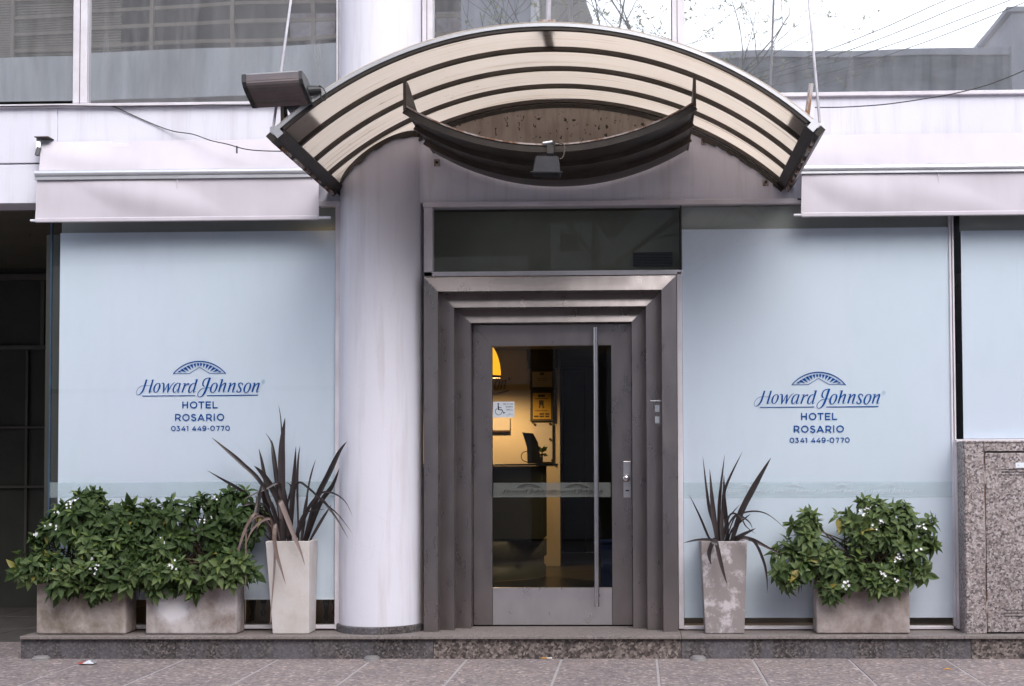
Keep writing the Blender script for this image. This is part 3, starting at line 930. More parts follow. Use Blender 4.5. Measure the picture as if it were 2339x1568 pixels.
MB().box(il - 0.03, dl + 0.02, DOOR_Y + 0.055, DOOR_Y + 0.075, STEP_Z, dz1 - 0.021).build('door_leak_block', 'black', door)
MB().box(dr - 0.02, ir + 0.03, DOOR_Y + 0.055, DOOR_Y + 0.075, STEP_Z, dz1 - 0.021).build('door_leak_block', 'black', door)

# interior shell of the lobby
lobby_x0, lobby_x1 = x_pass + 0.02, 6.2
LB = 6.2
zc = fz(640, 0)
lob = MB().box(lobby_x0, lobby_x1, 0.52, 9, 0.0, STEP_Z - 0.004).build('lobby_floor', 'lobby_floor', kind='structure')
o = MB().box(lobby_x0, lobby_x1, 0.52, 9, zc, zc + 0.1).build('lobby_ceiling', 'lobby_ceiling', kind='structure')
wend = at(1279, 1000, LB).x
o = MB().box(lobby_x0 + 0.05, wend, LB, LB + 0.2, STEP_Z, zc).build('lobby_wall', 'lobby_wall', kind='structure')
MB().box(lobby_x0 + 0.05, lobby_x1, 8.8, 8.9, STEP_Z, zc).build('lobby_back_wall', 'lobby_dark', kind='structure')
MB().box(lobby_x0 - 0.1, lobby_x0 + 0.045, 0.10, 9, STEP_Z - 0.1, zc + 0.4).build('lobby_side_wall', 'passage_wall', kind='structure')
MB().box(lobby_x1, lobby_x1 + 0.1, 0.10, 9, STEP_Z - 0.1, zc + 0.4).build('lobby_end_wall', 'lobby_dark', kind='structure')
# upper-floor slab closing the ground floor
MB().box(-14, 9, 0.26, 9, z_band + 0.02, z_band + 0.25).build('floor_slab', 'lobby_dark', hotel)
MB().box(-14, 9, 0.35, 9, z_band + 1.0, ZTOP).build('upper_core', 'lobby_dark', hotel)

# passage on the left: dark soffit, partition with rails, side wall
pas = thing('passage_partition', 'dark panelled partition at the back of the covered passage', 'partition', (-5.6, 3.2, 0))
YP = 3.2
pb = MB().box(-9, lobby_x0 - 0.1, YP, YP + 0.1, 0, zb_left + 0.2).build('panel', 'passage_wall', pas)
for (a, b_, c, d) in ((-300, 118, 627, 641), (-300, 118, 790, 800), (-300, 118, 1110, 1116), (-300, 118, 975, 980)):
    f = MB(); fbox(f, a, b_, c, d, YP - 0.05, YP - 0.002); f.build('rail', 'passage_rail', pas, bevel=0.004, segs=1)
for (a, b_, c, d) in ((92, 101, 641, 790), (-60, -50, 641, 790), (56, 62, 800, 1300)):
    f = MB(); fbox(f, a, b_, c, d, YP - 0.04, YP - 0.002); f.build('stile', 'passage_rail', pas, bevel=0.004, segs=1)
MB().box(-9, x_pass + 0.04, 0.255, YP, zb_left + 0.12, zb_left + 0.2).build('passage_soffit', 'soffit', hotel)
MB().box(-9, x_pass + 0.04, -0.0, 0.25, zb_left - 0.001, zb_left + 0.003).build('passage_edge', 'paint', hotel)
MB().box(-9.1, -9.0, 0.0, YP, 0, zb_left + 0.2).build('passage_side_wall', 'passage_wall', hotel)
p1, p2 = at(-60, 462, 0.6), at(70, 513, 0.9)
tag(MB().tube([(p1.x, 0.5, zb_left + 0.04), (at(45, 505, 1.2).x, 1.3, zb_left + 0.04), (at(60, 510, 1.2).x, 1.3, zb_left + 0.02)], 0.045, 10).build('soffit_pipe', 'bronze', smooth=False), 'dark pipe running under the soffit of the passage', 'pipe')
MB().box(-5.35, -5.30, 0.9, 1.2, zb_left + 0.02, zb_left + 0.12).build('pipe_clip', 'bronze', bpy.data.objects['soffit_pipe'])

# ------------------------------------------------------------------ arched canopy
CY = [-1.71, -1.29, -0.86, -0.43, -0.03]
pl, pr = at(622, 300, CY[0]), at(1871, 297, CY[0])
ptop = at(1250, 57, CY[0])
ccx = (pl.x + pr.x) / 2
hw = (pr.x - pl.x) / 2
zend = (pl.z + pr.z) / 2
rise = ptop.z - zend
CRAD = (hw * hw + rise * rise) / (2 * rise)
ccz = ptop.z - CRAD
THM = math.asin(hw / CRAD)
def arc_pt(th, r=0.0):
    return (ccx + (CRAD + r) * math.sin(th), ccz + (CRAD + r) * math.cos(th))
def arc_block(mb, y0, y1, r0, r1, t0=None, t1=None, n=64):
    """a bent bar between two radii and two depths"""
    t0 = -THM if t0 is None else t0
    t1 = THM if t1 is None else t1
    base = len(mb.v)
    for i in range(n + 1):
        th = t0 + (t1 - t0) * i / n
        for y, r in ((y0, r0), (y1, r0), (y1, r1), (y0, r1)):
            x, z = arc_pt(th, r)
            mb.v.append(Vector((x, y, z)))
    for i in range(n):
        for k in range(4):
            a, b_ = base + 4 * i + k, base + 4 * i + (k + 1) % 4
            mb.f.append((a, b_, b_ + 4, a + 4))
    mb.f.append((base, base + 3, base + 2, base + 1))
    e = base + 4 * n
    mb.f.append((e, e + 1, e + 2, e + 3))
    return mb
canopy = thing('entrance_canopy', 'arched canopy of dirty cream translucent sheets on dark ribs over the entrance', 'canopy', (ccx, 0, zend))
for k in range(4):
    arc_block(MB(), CY[k] + (0.004 if k else 0.0), CY[k + 1] - 0.004, -0.008, 0.0).build('roof_sheet', 'canopy_sheet', canopy, smooth=False)
for k, y in enumerate(CY):
    w = 0.032 if k else 0.03
    h0 = -0.038 if k else -0.038
    arc_block(MB(), y - w / 2, y + w / 2, h0, -0.010).build('rib', 'bronze_rib' if k else 'bronze', canopy)
arc_block(MB(), CY[0] - 0.022, CY[0] - 0.016, -0.016, 0.006).build('front_trim', 'alu', canopy)
arc_block(MB(), CY[0] - 0.024, CY[0] + 0.02, 0.0065, 0.012).build('edge_cap', 'canopy_sheet', canopy)
for s in (-1, 1):
    th = s * THM
    a0, a1 = (th - 0.028 * s, th) if s > 0 else (th, th + 0.028)
    arc_block(MB(), CY[0] - 0.015, CY[4], -0.055, -0.009, a0, a1, 2).build('side_beam', 'bronze', canopy)
    a0, a1 = (th + 0.001, th + 0.016) if s > 0 else (th - 0.016, th - 0.001)
    arc_block(MB(), CY[0] - 0.015, CY[4], -0.050, 0.012, a0, a1, 2).build('side_flashing', 'bronze', canopy)
    # loose sealant lumps along the flashing
    mb = MB()
    for i in range(9):
        y = CY[0] + 0.12 + i * 0.17 + random.uniform(-0.03, 0.03)
        x, z = arc_pt(th + s * 0.010, -0.056)
        mb.bar((x, y, z), (x, y + random.uniform(0.06, 0.13), z), random.uniform(0.012, 0.02))
    mb.build('side_clip', 'rust', canopy, kind='stuff')
    # bright corner plate at the front end
    a0, a1 = (th - 0.022, th - 0.002) if s > 0 else (th + 0.002, th + 0.022)
    arc_block(MB(), CY[0] - 0.028, CY[0] - 0.0235, -0.055, 0.012, a0, a1, 2).build('corner_plate', 'alu', canopy)
    # opaque mounting plate on top of the front bay
    a0, a1 = (th - 0.075, th - 0.004) if s > 0 else (th + 0.004, th + 0.105)
    arc_block(MB(), CY[0] + 0.03, CY[1] - 0.01, 0.002, 0.008, a0, a1, 6).build('mounting_plate', 'alu', canopy)
tha = math.asin((fx(1251, -1.5, 90) - ccx) / CRAD)
arc_block(MB(), CY[0] + 0.03, CY[1] + 0.02, 0.002, 0.008, tha - 0.012, tha + 0.012, 4).build('mounting_plate', 'alu', canopy)
# back flashing against the wall, ragged sealant
mb = arc_block(MB(), -0.028, -0.012, -0.075, -0.046)
mb.build('wall_flashing', 'bronze', canopy)
mb = MB()
th = -THM
while th < THM:
    dth = random.uniform(0.012, 0.05)
    if abs(th) > 0.42:
        arc_block(mb, -0.045, -0.024, -0.075 - random.uniform(0.0, 0.014), -0.06, th, min(THM, th + dth), 2)
    th += dth + random.uniform(0, 0.03)
# dark flashing wrapped round the column where it runs up into the canopy
xs = [xc - CR * 0.995 + 2 * CR * 0.995 * i / 24 for i in range(25)]
base = len(mb.v)
for x in xs:
    if x < ccx - hw + 0.01:
        x = ccx - hw + 0.01
    yc_ = YC - math.sqrt(max(0.0, CR * CR - (x - xc) ** 2)) - 0.012
    zt = ccz + math.sqrt(CRAD ** 2 - (x - ccx) ** 2)
    h = 0.050 + 0.022 * noise.noise(Vector((x * 9, 0, 0))) + random.uniform(0, 0.008)
    mb.v += [Vector((x, yc_, zt - 0.010)), Vector((x, yc_ - 0.012, zt - 0.012)), Vector((x, yc_ - 0.012, zt - h)), Vector((x, yc_, zt - h))]
for i in range(24):
    for k in range(4):
        a, b_ = base + 4 * i + k, base + 4 * i + (k + 1) % 4
        mb.f.append((a, b_, b_ + 4, a + 4))
mb.build('sealant', 'bronze', canopy, kind='stuff')

# stained wall lunette between canopy and trough
tl0, tr0 = at(927, 243, CY[1]), at(1585, 243, CY[1])
tcx, thw = (tl0.x + tr0.x) / 2, (tr0.x - tl0.x) / 2
tz = (tl0.z + tr0.z) / 2
tmid = at(1250, 335, CY[1])
sag = tz - tmid.z
TR = (thw * thw + sag * sag) / (2 * sag)
tcz = tmid.z + TR
TTH = math.asin(thw / TR)
mb = MB()
nn = 40
for i in range(nn):
    xs = []
    for q in (i, i + 1):
        x = tcx - thw * 0.995 + 2 * thw * 0.995 * q / nn
        zt = ccz + math.sqrt((CRAD - 0.03) ** 2 - (x - ccx) ** 2)
        dx = min(abs(x - tcx), thw * 0.999)
        zb = tcz - math.sqrt(TR * TR - dx * dx) + 0.0
        xs.append((x, zb, zt))
    (xa, ba, ta), (xb, bb, tb) = xs
    if ta > ba and tb > bb:
        mb.face([(xa, -0.024, ba), (xb, -0.024, bb), (xb, -0.024, tb), (xa, -0.024, ta)])
mb.build('stained_wall', 'stained', hotel)

# hanging trough: an upturned vault of dark metal under the canopy
trough = thing('curved_valance', 'dark brown curved metal trough with ridges hanging under the canopy', 'valance', (tcx, CY[1], tz))
def tr_pt(th, r=0.0):
    return (tcx + (TR + r) * math.sin(th), tcz - (TR + r) * math.cos(th))
def tr_block(mb, y0, y1, r0, r1, t0=None, t1=None, n=40):
    t0 = -TTH if t0 is None else t0
    t1 = TTH if t1 is None else t1
    base = len(mb.v)
    for i in range(n + 1):
        th = t0 + (t1 - t0) * i / n
        for y, r in ((y0, r0), (y1, r0), (y1, r1), (y0, r1)):
            x, z = tr_pt(th, r)
            mb.v.append(Vector((x, y, z)))
    for i in range(n):
        for k in range(4):
            a, b_ = base + 4 * i + k, base + 4 * i + (k + 1) % 4
            mb.f.append((a, a + 4, b_ + 4, b_))
    mb.f.append((base, base + 1, base + 2, base + 3))
    e = base + 4 * n
    mb.f.append((e, e + 3, e + 2, e + 1))
    return mb
for k in range(3):
    tr_block(MB(), CY[1 + k] + 0.012, CY[2 + k] - 0.012, 0.0, 0.006).build('sheet', 'bronze', trough)
for k in range(3):
    tr_block(MB(), CY[1 + k] - 0.012, CY[1 + k] + 0.012, -0.012, 0.042).build('ridge', 'bronze_rib' if k else 'bronze', trough)  # rear ridges in lighter metal, painting the highlight of a top-lit ledge
tr_block(MB(), CY[1] - 0.020, CY[1] - 0.0125, -0.014, -0.004).build('rim', 'rust', trough)
for s in (-1, 1):
    x, z = tr_pt(s * TTH)
    thc = math.asin((x - ccx) / CRAD)
    zc_ = arc_pt(thc, -0.04)[1]
    y0, y1 = CY[1], CY[1] + 0.80
    xo = x + 0.004 * s
    MB().hexa([(xo - 0.006, y0, z), (xo + 0.006, y0, z), (xo + 0.006, y1, z), (xo - 0.006, y1, z),
               (xo - 0.006, y0, zc_), (xo + 0.006, y0, zc_), (xo + 0.006, y0 + 0.10, zc_), (xo - 0.006, y0 + 0.10, zc_)]).build('gusset', 'bronze', trough)
    MB().bar((xo, y0 - 0.012, z - 0.02), (xo, y0 - 0.012, zc_ + 0.004), 0.03, 0.02).build('hanger', 'bronze_rib', trough)
    MB().bar((xo + 0.002 * s, y0, z + 0.002), (xo + 0.002 * s, CY[4], z + 0.002), 0.014, 0.022).build('edge_strip', 'bronze', trough)

# stay rods from the canopy front up to the wall
def rod(pxa, pya, pxb, pyb, label, rad=0.011):
    a = at(pxa, pya, CY[0])
    s = at(pxb, pyb, 0.0)
    # the picture line fixes where the rod meets the wall when it keeps the same X
    ax = a.x
    t = 0
    best = None
    for i in range(3000):
        z = a.z + 0.5 + i * 0.002
        q = Vector((ax, -0.02, z))
        d = rot.transposed() @ (q - CAM)
        qx, qy = PPX + F * d.x / -d.z, PPY - F * d.y / -d.z
        ex = pxa + (pxb - pxa) * (qy - pya) / (pyb - pya)
        e = abs(ex - qx)
        if best is None or e < best[0]:
            best = (e, z)
    top = Vector((ax, -0.02, min(best[1], a.z + 4.5)))
    t = thing('stay_rod', label, 'rod', a, 'rods holding up the canopy')
    MB().tube([a, top], rad, 10).build('shaft', 'rod', t, smooth=True)
    MB().box(a.x - 0.02, a.x + 0.02, a.y - 0.01, a.y + 0.03, a.z - 0.02, a.z + 0.012).build('foot', 'alu', t, bevel=0.003)
    return t
rod(624, 294, 664, 4, 'white stay rod rising behind the big floodlight from the corner of the canopy', 0.009)
rod(1873, 288, 1848, 4, 'white stay rod beside the rusty pipe stub at the canopy corner', 0.009)
a = at(1251.5, 53, CY[0] + 0.1)
t = thing('stay_rod', 'white stay post with rust at its foot on top of the canopy arch', 'rod', a, 'rods holding up the canopy')
MB().tube([a, (a.x, -0.02, a.z + 3.9)], 0.018, 12).build('shaft', 'rod', t, smooth=True)
MB().box(a.x - 0.05, a.x + 0.05, a.y - 0.05, a.y + 0.05, a.z - 0.012, a.z + 0.006).build('foot', 'rust', t, bevel=0.002)

# rusty pipe stub
p0, p1 = at(1842, 276, -1.35), at(1853, 192, -1.35)
stub = thing('pipe_stub', 'open rusty white pipe stub standing on the end of the canopy', 'pipe', p0)
d = (p1 - p0).normalized()
mb = MB()
ax = d.cross(Vector((0, 1, 0))).normalized()
ay = d.cross(ax).normalized()
prof = [(0.017, 0.0), (0.017, (p1 - p0).length), (0.0135, (p1 - p0).length), (0.0135, 0.05)]
n = 16
for r, h in prof:
    for k in range(n):
        an = 2 * math.pi * k / n
        mb.v.append(p0 - d * 0.08 * (h == 0) + d * h + (ax * math.cos(an) + ay * math.sin(an)) * r)
for i in range(3):
    for k in range(n):
        mb.f.append((i * n + k, i * n + (k + 1) % n, (i + 1) * n + (k + 1) % n, (i + 1) * n + k))
mb.build('pipe', 'pipe_paint', stub, smooth=False)
MB().bar(p0 - d * 0.09, p0 - d * 0.05 + Vector((0, 0.06, 0)), 0.05, 0.02).build('base_clamp', 'bronze', stub)

# fixing bolts on the wall under the canopy
for i, (px, py, lab) in enumerate(((1608, 323, 'dark anchor plate under the canopy edge, the upper of two'), (1749, 417, 'dark anchor plate under the canopy edge, beside the lower corner'), (998, 372, 'rusty anchor plate under the left end of the dark trough'))):
    p = at(px, py, -0.03)
    t = thing('anchor_plate', lab, 'anchor', p, 'anchor plates in the wall')
    MB().box(p.x - 0.022, p.x + 0.022, p.y - 0.003, p.y + 0.012, p.z - 0.026, p.z + 0.026).build('plate', 'rust', t, bevel=0.003)
    MB().tube([(p.x, p.y - 0.018, p.z), (p.x, p.y, p.z)], 0.012, 6).build('bolt', 'black', t)

# ------------------------------------------------------------------ floodlights
def cpl(u, v):                # close-up frame of the big floodlight
    return ((940 + u / 5.2275) / 1.75119, (260 + v / 5.2275) / 1.75119)
FY = -1.86
pTL, pTR = at(*cpl(200, 210), FY), at(*cpl(1375, 135), FY)
fl = thing('floodlight', 'large floodlight with ribbed brown diffuser on the corner of the canopy', 'floodlight', (pTL + pTR) / 2, 'floodlights of the entrance')
axv = (pTR - pTL)
L = axv.length
axn = axv.normalized()
dn = Vector((0, 0, -1)); dn = (dn - axn * dn.dot(axn)).normalized()
bk = axn.cross(dn).normalized()
if bk.y < 0:
    bk = -bk
sx = 1.0
HF = (at(*cpl(1480, 750), FY) - pTR).length
prof = []
for i in range(13):
    t = i / 12
    prof.append((-0.05 * math.sin(math.pi * min(1, t * 1.1)) + 0.10 * t ** 2.6, HF * 0.985 * t))
shear = 0.155                       # the lower edge sits a little further along
def fl_pt(s, q):
    return pTL + axn * (s * L + q[1] * shear) + bk * q[0] + dn * q[1]
mb = MB()
rib = []
for i in range(len(prof) - 1):
    for k in range(3):
        t = k / 3
        q = (prof[i][0] * (1 - t) + prof[i + 1][0] * t, prof[i][1] * (1 - t) + prof[i + 1][1] * t)
        rib.append((q[0] - (0.0012 if k == 1 else 0), q[1]))
rib.append(prof[-1])
for i in range(len(rib) - 1):
    mb.face([fl_pt(0.03, rib[i]), fl_pt(0.97, rib[i]), fl_pt(0.97, rib[i + 1]), fl_pt(0.03, rib[i + 1])])
mb.build('diffuser', 'diffuser', fl)
bp = [(0.015, 0.0), (0.12, 0.015), (0.185, 0.06), (0.195, 0.12), (0.15, HF * 0.9), (prof[-1][0], HF * 0.985)]
mb = MB()
for i in range(len(bp) - 1):
    mb.face([fl_pt(0.02, bp[i]), fl_pt(0.02, bp[i + 1]), fl_pt(0.98, bp[i + 1]), fl_pt(0.98, bp[i])])
mb.build('housing', 'grey_metal', fl)
for sA, sB in ((-0.045, 0.03), (0.97, 1.03)):
    outline = [(q[0] - 0.010, q[1]) for q in prof[::2]] + [(q[0] + 0.006, q[1]) for q in bp[::-1]]
    mb = MB()
    n = len(outline)
    mb.v = [fl_pt(sA, q) for q in outline] + [fl_pt(sB, q) for q in outline]
    mb.f = [tuple(range(n)), tuple(reversed(range(n, 2 * n)))] + [(i, i + n, (i + 1) % n + n, (i + 1) % n) for i in range(n)]
    mb.build('end_cap', 'black', fl)
mb = MB().face([fl_pt(0.03, (-0.006, -0.004)), fl_pt(0.97, (-0.006, -0.004)), fl_pt(0.97, (0.03, -0.004)), fl_pt(0.03, (0.03, -0.004))])
mb.add([fl_pt(0.03, (-0.006, -0.004)), fl_pt(0.97, (-0.006, -0.004)), fl_pt(0.97, (-0.006, 0.004)), fl_pt(0.03, (-0.006, 0.004))], [(0, 1, 2, 3)])
mb.build('top_trim', 'alu', fl)
ka, kb = at(*cpl(1440, 560), FY + 0.10), at(*cpl(1800, 520), FY + 0.12)
MB().tube([ka, ka + (kb - ka) * 0.75, kb], [0.037, 0.030, 0.022], 14).build('lamp_socket', 'black', fl, smooth=False)
cb = [at(*cpl(u, v), FY + 0.1) for u, v in ((1760, 430), (1850, 500), (1905, 620), (1890, 730), (1840, 745), (1800, 690), (1790, 610))]
MB().tube([Vector(p) for p in smooth_path([tuple(p) for p in cb], 5)], 0.004, 6).build('lead', 'cable', fl)
a, b_ = at(*cpl(985, 760), FY + 0.09), at(*cpl(990, 1190), FY + 0.14)
MB().bar(a, b_, 0.022, 0.012).build('bracket_arm', 'bronze_rib', fl)
a, b_ = at(*cpl(1030, 800), FY + 0.11), at(*cpl(1060, 1110), FY + 0.17)
MB().bar(a, b_, 0.028, 0.02).build('bracket_arm', 'black', fl)
pts = [at(*cpl(u, v), FY + 0.13) for u, v in ((1060, 860), (1200, 770), (1480, 770), (1150, 1010), (1090, 920))]
mb = MB(); n = 5
mb.v = pts + [p + Vector((0, 0.02, 0)) for p in pts]
mb.f = [tuple(range(n)), tuple(reversed(range(n, 2 * n)))] + [(i, i + n, (i + 1) % n + n, (i + 1) % n) for i in range(n)]
mb.build('bracket_plate', 'grey_metal', fl)

def cps(u, v):                # close-up frame of the small floodlight
    return ((2080 + u / 8.709) / 1.75119, (540 + v / 8.709) / 1.75119)
SY = CY[1] - 0.16
pc = at(*cps(920, 800), SY)
sl = thing('floodlight', 'small grey floodlight tilted down below the rim of the dark trough', 'floodlight', pc, 'floodlights of the entrance')
tlp, trp, blp, brp = (at(*cps(u, v), yy) for u, v, yy in ((535, 720, SY), (1340, 730, SY), (410, 1310, SY - 0.10), (1410, 1320, SY - 0.10)))
back = Vector((0, 0.075, -0.02))
MB().hexa([blp, brp, brp + back, blp + back * 0.9, tlp, trp, trp + back * 1.3, tlp + back * 1.3]).build('housing', 'dark_grey', sl, bevel=0.012, segs=3)
ins = [at(*cps(u, v), yy) for u, v, yy in ((455, 1275, SY - 0.105), (1360, 1285, SY - 0.105), (1290, 835, SY - 0.022), (550, 830, SY - 0.022))]
ins = [p + Vector((0, -0.006, 0.0)) for p in ins]
MB().hexa([ins[0], ins[1], ins[1] + Vector((0, 0.008, 0)), ins[0] + Vector((0, 0.008, 0)), ins[3], ins[2], ins[2] + Vector((0, 0.008, 0)), ins[3] + Vector((0, 0.008, 0))]).build('lens', 'dark_grey', sl, bevel=0.004)
a, b_ = at(*cps(360, 1315), SY - 0.11), at(*cps(1490, 1310), SY - 0.11)
MB().bar(a, b_, 0.03, 0.008).build('visor', 'dark_grey', sl, bevel=0.002)
mb = MB()
for k in range(9):
    u = 600 + k * 80
    a = at(*cps(u, 720), SY + 0.01)
    mb.bar(a, a + Vector((0, 0.09, 0.004)), 0.004, 0.014)
mb.build('cooling_fin', 'dark_grey', sl)
a, b_ = at(*cps(1060, 700), SY + 0.02), at(*cps(1060, 380), CY[1] - 0.03)
MB().bar(a, b_, 0.045, 0.02).build('mount', 'black', sl)
a, b_ = at(*cps(800, 300), CY[1] - 0.015), at(*cps(1130, 250), CY[1] - 0.015)
MB().tube([a, b_], 0.011, 12).build('junction_tube', 'alu', sl)
MB().bar(a + Vector((0, 0, -0.01)), b_ + Vector((0.02, 0, -0.008)), 0.012, 0.02).build('tube_clamp', 'black', sl)
cb = [at(*cps(u, v), CY[1] - 0.03 - 0.012 * i) for i, (u, v) in enumerate(((1110, 280), (1200, 320), (1310, 345), (1430, 305), (1540, 370), (1560, 500), (1530, 680), (1470, 810), (1370, 835)))]
MB().tube([Vector(p) for p in smooth_path([tuple(p) for p in cb], 4)], 0.0045, 6).build('lead', 'bronze_rib', sl)

# ------------------------------------------------------------------ awnings
def awning(px_t0, px_t1, py_t, px_b0, px_b1, py_b0, py_b1, px_v0, px_v1, py_v, rodx0, rodx1, label, seam_px, torn=False):
    YA = -0.20
    xm = (px_b0 + px_b1) / 2
    t0, t1 = at(px_t0, py_t, -0.03), at(px_t1, py_t, -0.03)
    zt = (t0.z + t1.z) / 2
    b0, b1 = at(px_b0, py_b0, YA).x, at(px_b1, py_b0, YA).x
    zb0, zb1 = fz(py_b0, YA, xm), fz(py_b1, YA, xm)
    root = thing('window_awning', label, 'awning', ((b0 + b1) / 2, -0.1, zt), 'pale pink awnings over the shop windows')
    def sheet(name, A, Bc, nu, nv, wav, thick=0.004):
        (xa0, xa1, ya, za), (xb0, xb1, yb, zb) = A, Bc
        mb = MB()
        for j in range(nv + 1):
            v = j / nv
            for i in range(nu + 1):
                u = i / nu
                x = (xa0 + (xa1 - xa0) * u) * (1 - v) + (xb0 + (xb1 - xb0) * u) * v
                y = ya * (1 - v) + yb * v
                z = za * (1 - v) + zb * v
                q = Vector((x * 1.7, z * 2.2, 3.1))
                diag = noise.noise(Vector((x * 1.3 + z * 1.6, z * 0.5 - x * 0.2, 9.0)))
                fold = max(0.0, diag) ** 1.2 * 0.08 + noise.noise(q) * 0.016
                edge = math.sin(math.pi * min(1, max(0, v)))
                y += -wav * fold * edge
                if name == 'fabric_top' and torn and j == 0:
                    if 0.24 < u < 0.30:
                        z -= 0.03 + 0.006 * random.random()
                mb.v.append(Vector((x, y, z)))
        for j in range(nv):
            for i in range(nu):
                a = j * (nu + 1) + i
                mb.f.append((a, a + nu + 1, a + nu + 2, a + 1))
        return mb.build(name, 'fabric', root, smooth=True)
    sheet('fabric_top', (t0.x, t1.x, -0.032, zt), (b0 + 0.01, b1 - 0.01, YA + 0.02, zb0 - 0.01), 90, 10, 0.7)
    # front bar: rounded above, flat and grooved below
    mb = MB()
    h = zb0 - zb1
    prof = [(YA + 0.035, zb0 - 0.005)]
    for k in range(9):
        a = math.pi * (0.62 + 0.63 * k / 8) - 0.15
        prof.append((YA + 0.004 + 0.030 * math.cos(a), zb0 - 0.030 + 0.030 * math.sin(a)))
    prof += [(YA - 0.020, zb0 - 0.044), (YA - 0.014, zb0 - 0.046), (YA - 0.014, zb0 - 0.056), (YA - 0.017, zb0 - 0.057), (YA - 0.017, zb1), (YA + 0.035, zb1)]
    n = len(prof)
    mb.v = [Vector((b0 - 0.005, y, z)) for y, z in prof] + [Vector((b1 + 0.005, y, z)) for y, z in prof]
    mb.f = [tuple(range(n)), tuple(reversed(range(n, 2 * n)))] + [(i, (i + 1) % n, (i + 1) % n + n, i + n) for i in range(n)]
    mb.build('front_bar', 'alu', root)
    zv = fz(py_v, YA, xm)
    v0, v1 = at(px_v0, (py_b1 + py_v) / 2, YA).x, at(px_v1, (py_b1 + py_v) / 2, YA).x
    sheet('fabric_valance', (v0 + 0.01, v1 - 0.002, YA + 0.002, zb1 + 0.004), (v0, v1, YA - 0.004, zv + 0.02), 90, 16, 0.8)
    # hem pocket
    mb = MB().box(v0, v1, YA - 0.012, YA + 0.012, zv, zv + 0.034)
    mb.build('hem', 'fabric', root, bevel=0.008, segs=3)
    r0, r1 = at(rodx0, py_v - 2, YA).x, at(rodx1, py_v - 2, YA).x
    MB().tube([(r0, YA, zv + 0.016), (r1, YA, zv + 0.016)], 0.010, 10).build('bottom_tube', 'rod', root, smooth=False)
    for sp in seam_px:
        sxx = at(sp, py_v, YA).x
        MB().box(sxx - 0.004, sxx + 0.004, YA - 0.0075, YA - 0.0035, zv + 0.03, zb1).build('seam', 'fabric', root)
    # folding arms behind the cloth
    for xx in (b0 + 0.35, b1 - 0.5):
        MB().bar((xx, -0.025, zb0 - 0.05), (xx + 0.6, YA + 0.03, zb0 - 0.04), 0.03).build('folding_arm', 'alu', root)
    return root
aw = awning(97, 770, 321, 83, 740, 386, 409, 81, 729, 506, 70, 755, 'pale pink retracted awning between the passage and the round column', [405], True)
awning(1786, 2800, 304, 1822, 2800, 372, 393, 1829, 2800, 492, 1813, 2800, 'pale pink retracted awning right of the arched canopy', [2145])
# worn bracket at the free end of the left awning
p = at(95, 330, -0.1)
MB().box(p.x - 0.05, p.x + 0.06, -0.12, -0.02, fz(314, -0.1, 100) - 0.003, fz(314, -0.1, 100) + 0.003).build('bracket_plate', 'bronze_rib', aw)
MB().bar((p.x - 0.035, -0.07, fz(316, -0.1, 90)), (p.x - 0.03, -0.09, fz(345, -0.1, 90)), 0.03, 0.025).build('bracket_arm', 'alu', aw)
MB().tube([(p.x - 0.02, -0.10, fz(338, -0.1, 90)), (p.x - 0.03, -0.11, fz(356, -0.1, 90))], 0.018, 10).build('crank_eye', 'grey_metal', aw)

# ------------------------------------------------------------------ loose cables on the front
def cable(name, pts, rad, label, Y=-0.03, cat='cable', group=None):
    w = [at(x, y, Y if not isinstance(Y, (list, tuple)) else Y[i]) for i, (x, y) in enumerate(pts)]
    c = MB().tube([Vector(p) for p in smooth_path([tuple(p) for p in w], 5)], rad, 6).build(name, 'cable')
    return tag(c, label, cat, group)
cable('wall_cable', [(-40, 244), (60, 243), (140, 242), (250, 243), (400, 242), (480, 240), (560, 241), (640, 240), (700, 241)], 0.0045, 'dark cable running along the underside of the upper window sill', -0.054)
cable('wall_cable', [(250, 243), (265, 246), (300, 262), (350, 284), (395, 300), (440, 307), (480, 321), (520, 330), (560, 341), (600, 345), (652, 346)], 0.004, 'thin dark cable sagging across the white band to the canopy', [-0.05, -0.04, -0.03, -0.03, -0.05, -0.12, -0.2, -0.24, -0.26, -0.28, -0.3])
p = at(541, 343, -0.24)
tag(MB().bar(p + Vector((0, 0, 0.03)), p + Vector((0.0, 0, -0.025)), 0.014, 0.01).build('cable_clip', 'grey_metal'), 'small metal clip hanging on the sagging cable', 'clip')
cable('wall_cable', [(1862, 246), (1930, 245), (2020, 239), (2100, 228), (2180, 214), (2260, 193), (2345, 159), (2400, 130)], 0.0042, 'thin dark cable rising across the right sill and window', [-0.6, -0.5, -0.45, -0.4, -0.4, -0.4, -0.4, -0.4])
cable('wall_cable', [(1822, 455), (1838, 458), (1843, 466), (1846, 470)], 0.007, 'short loose wire end under the canopy corner', -0.1)

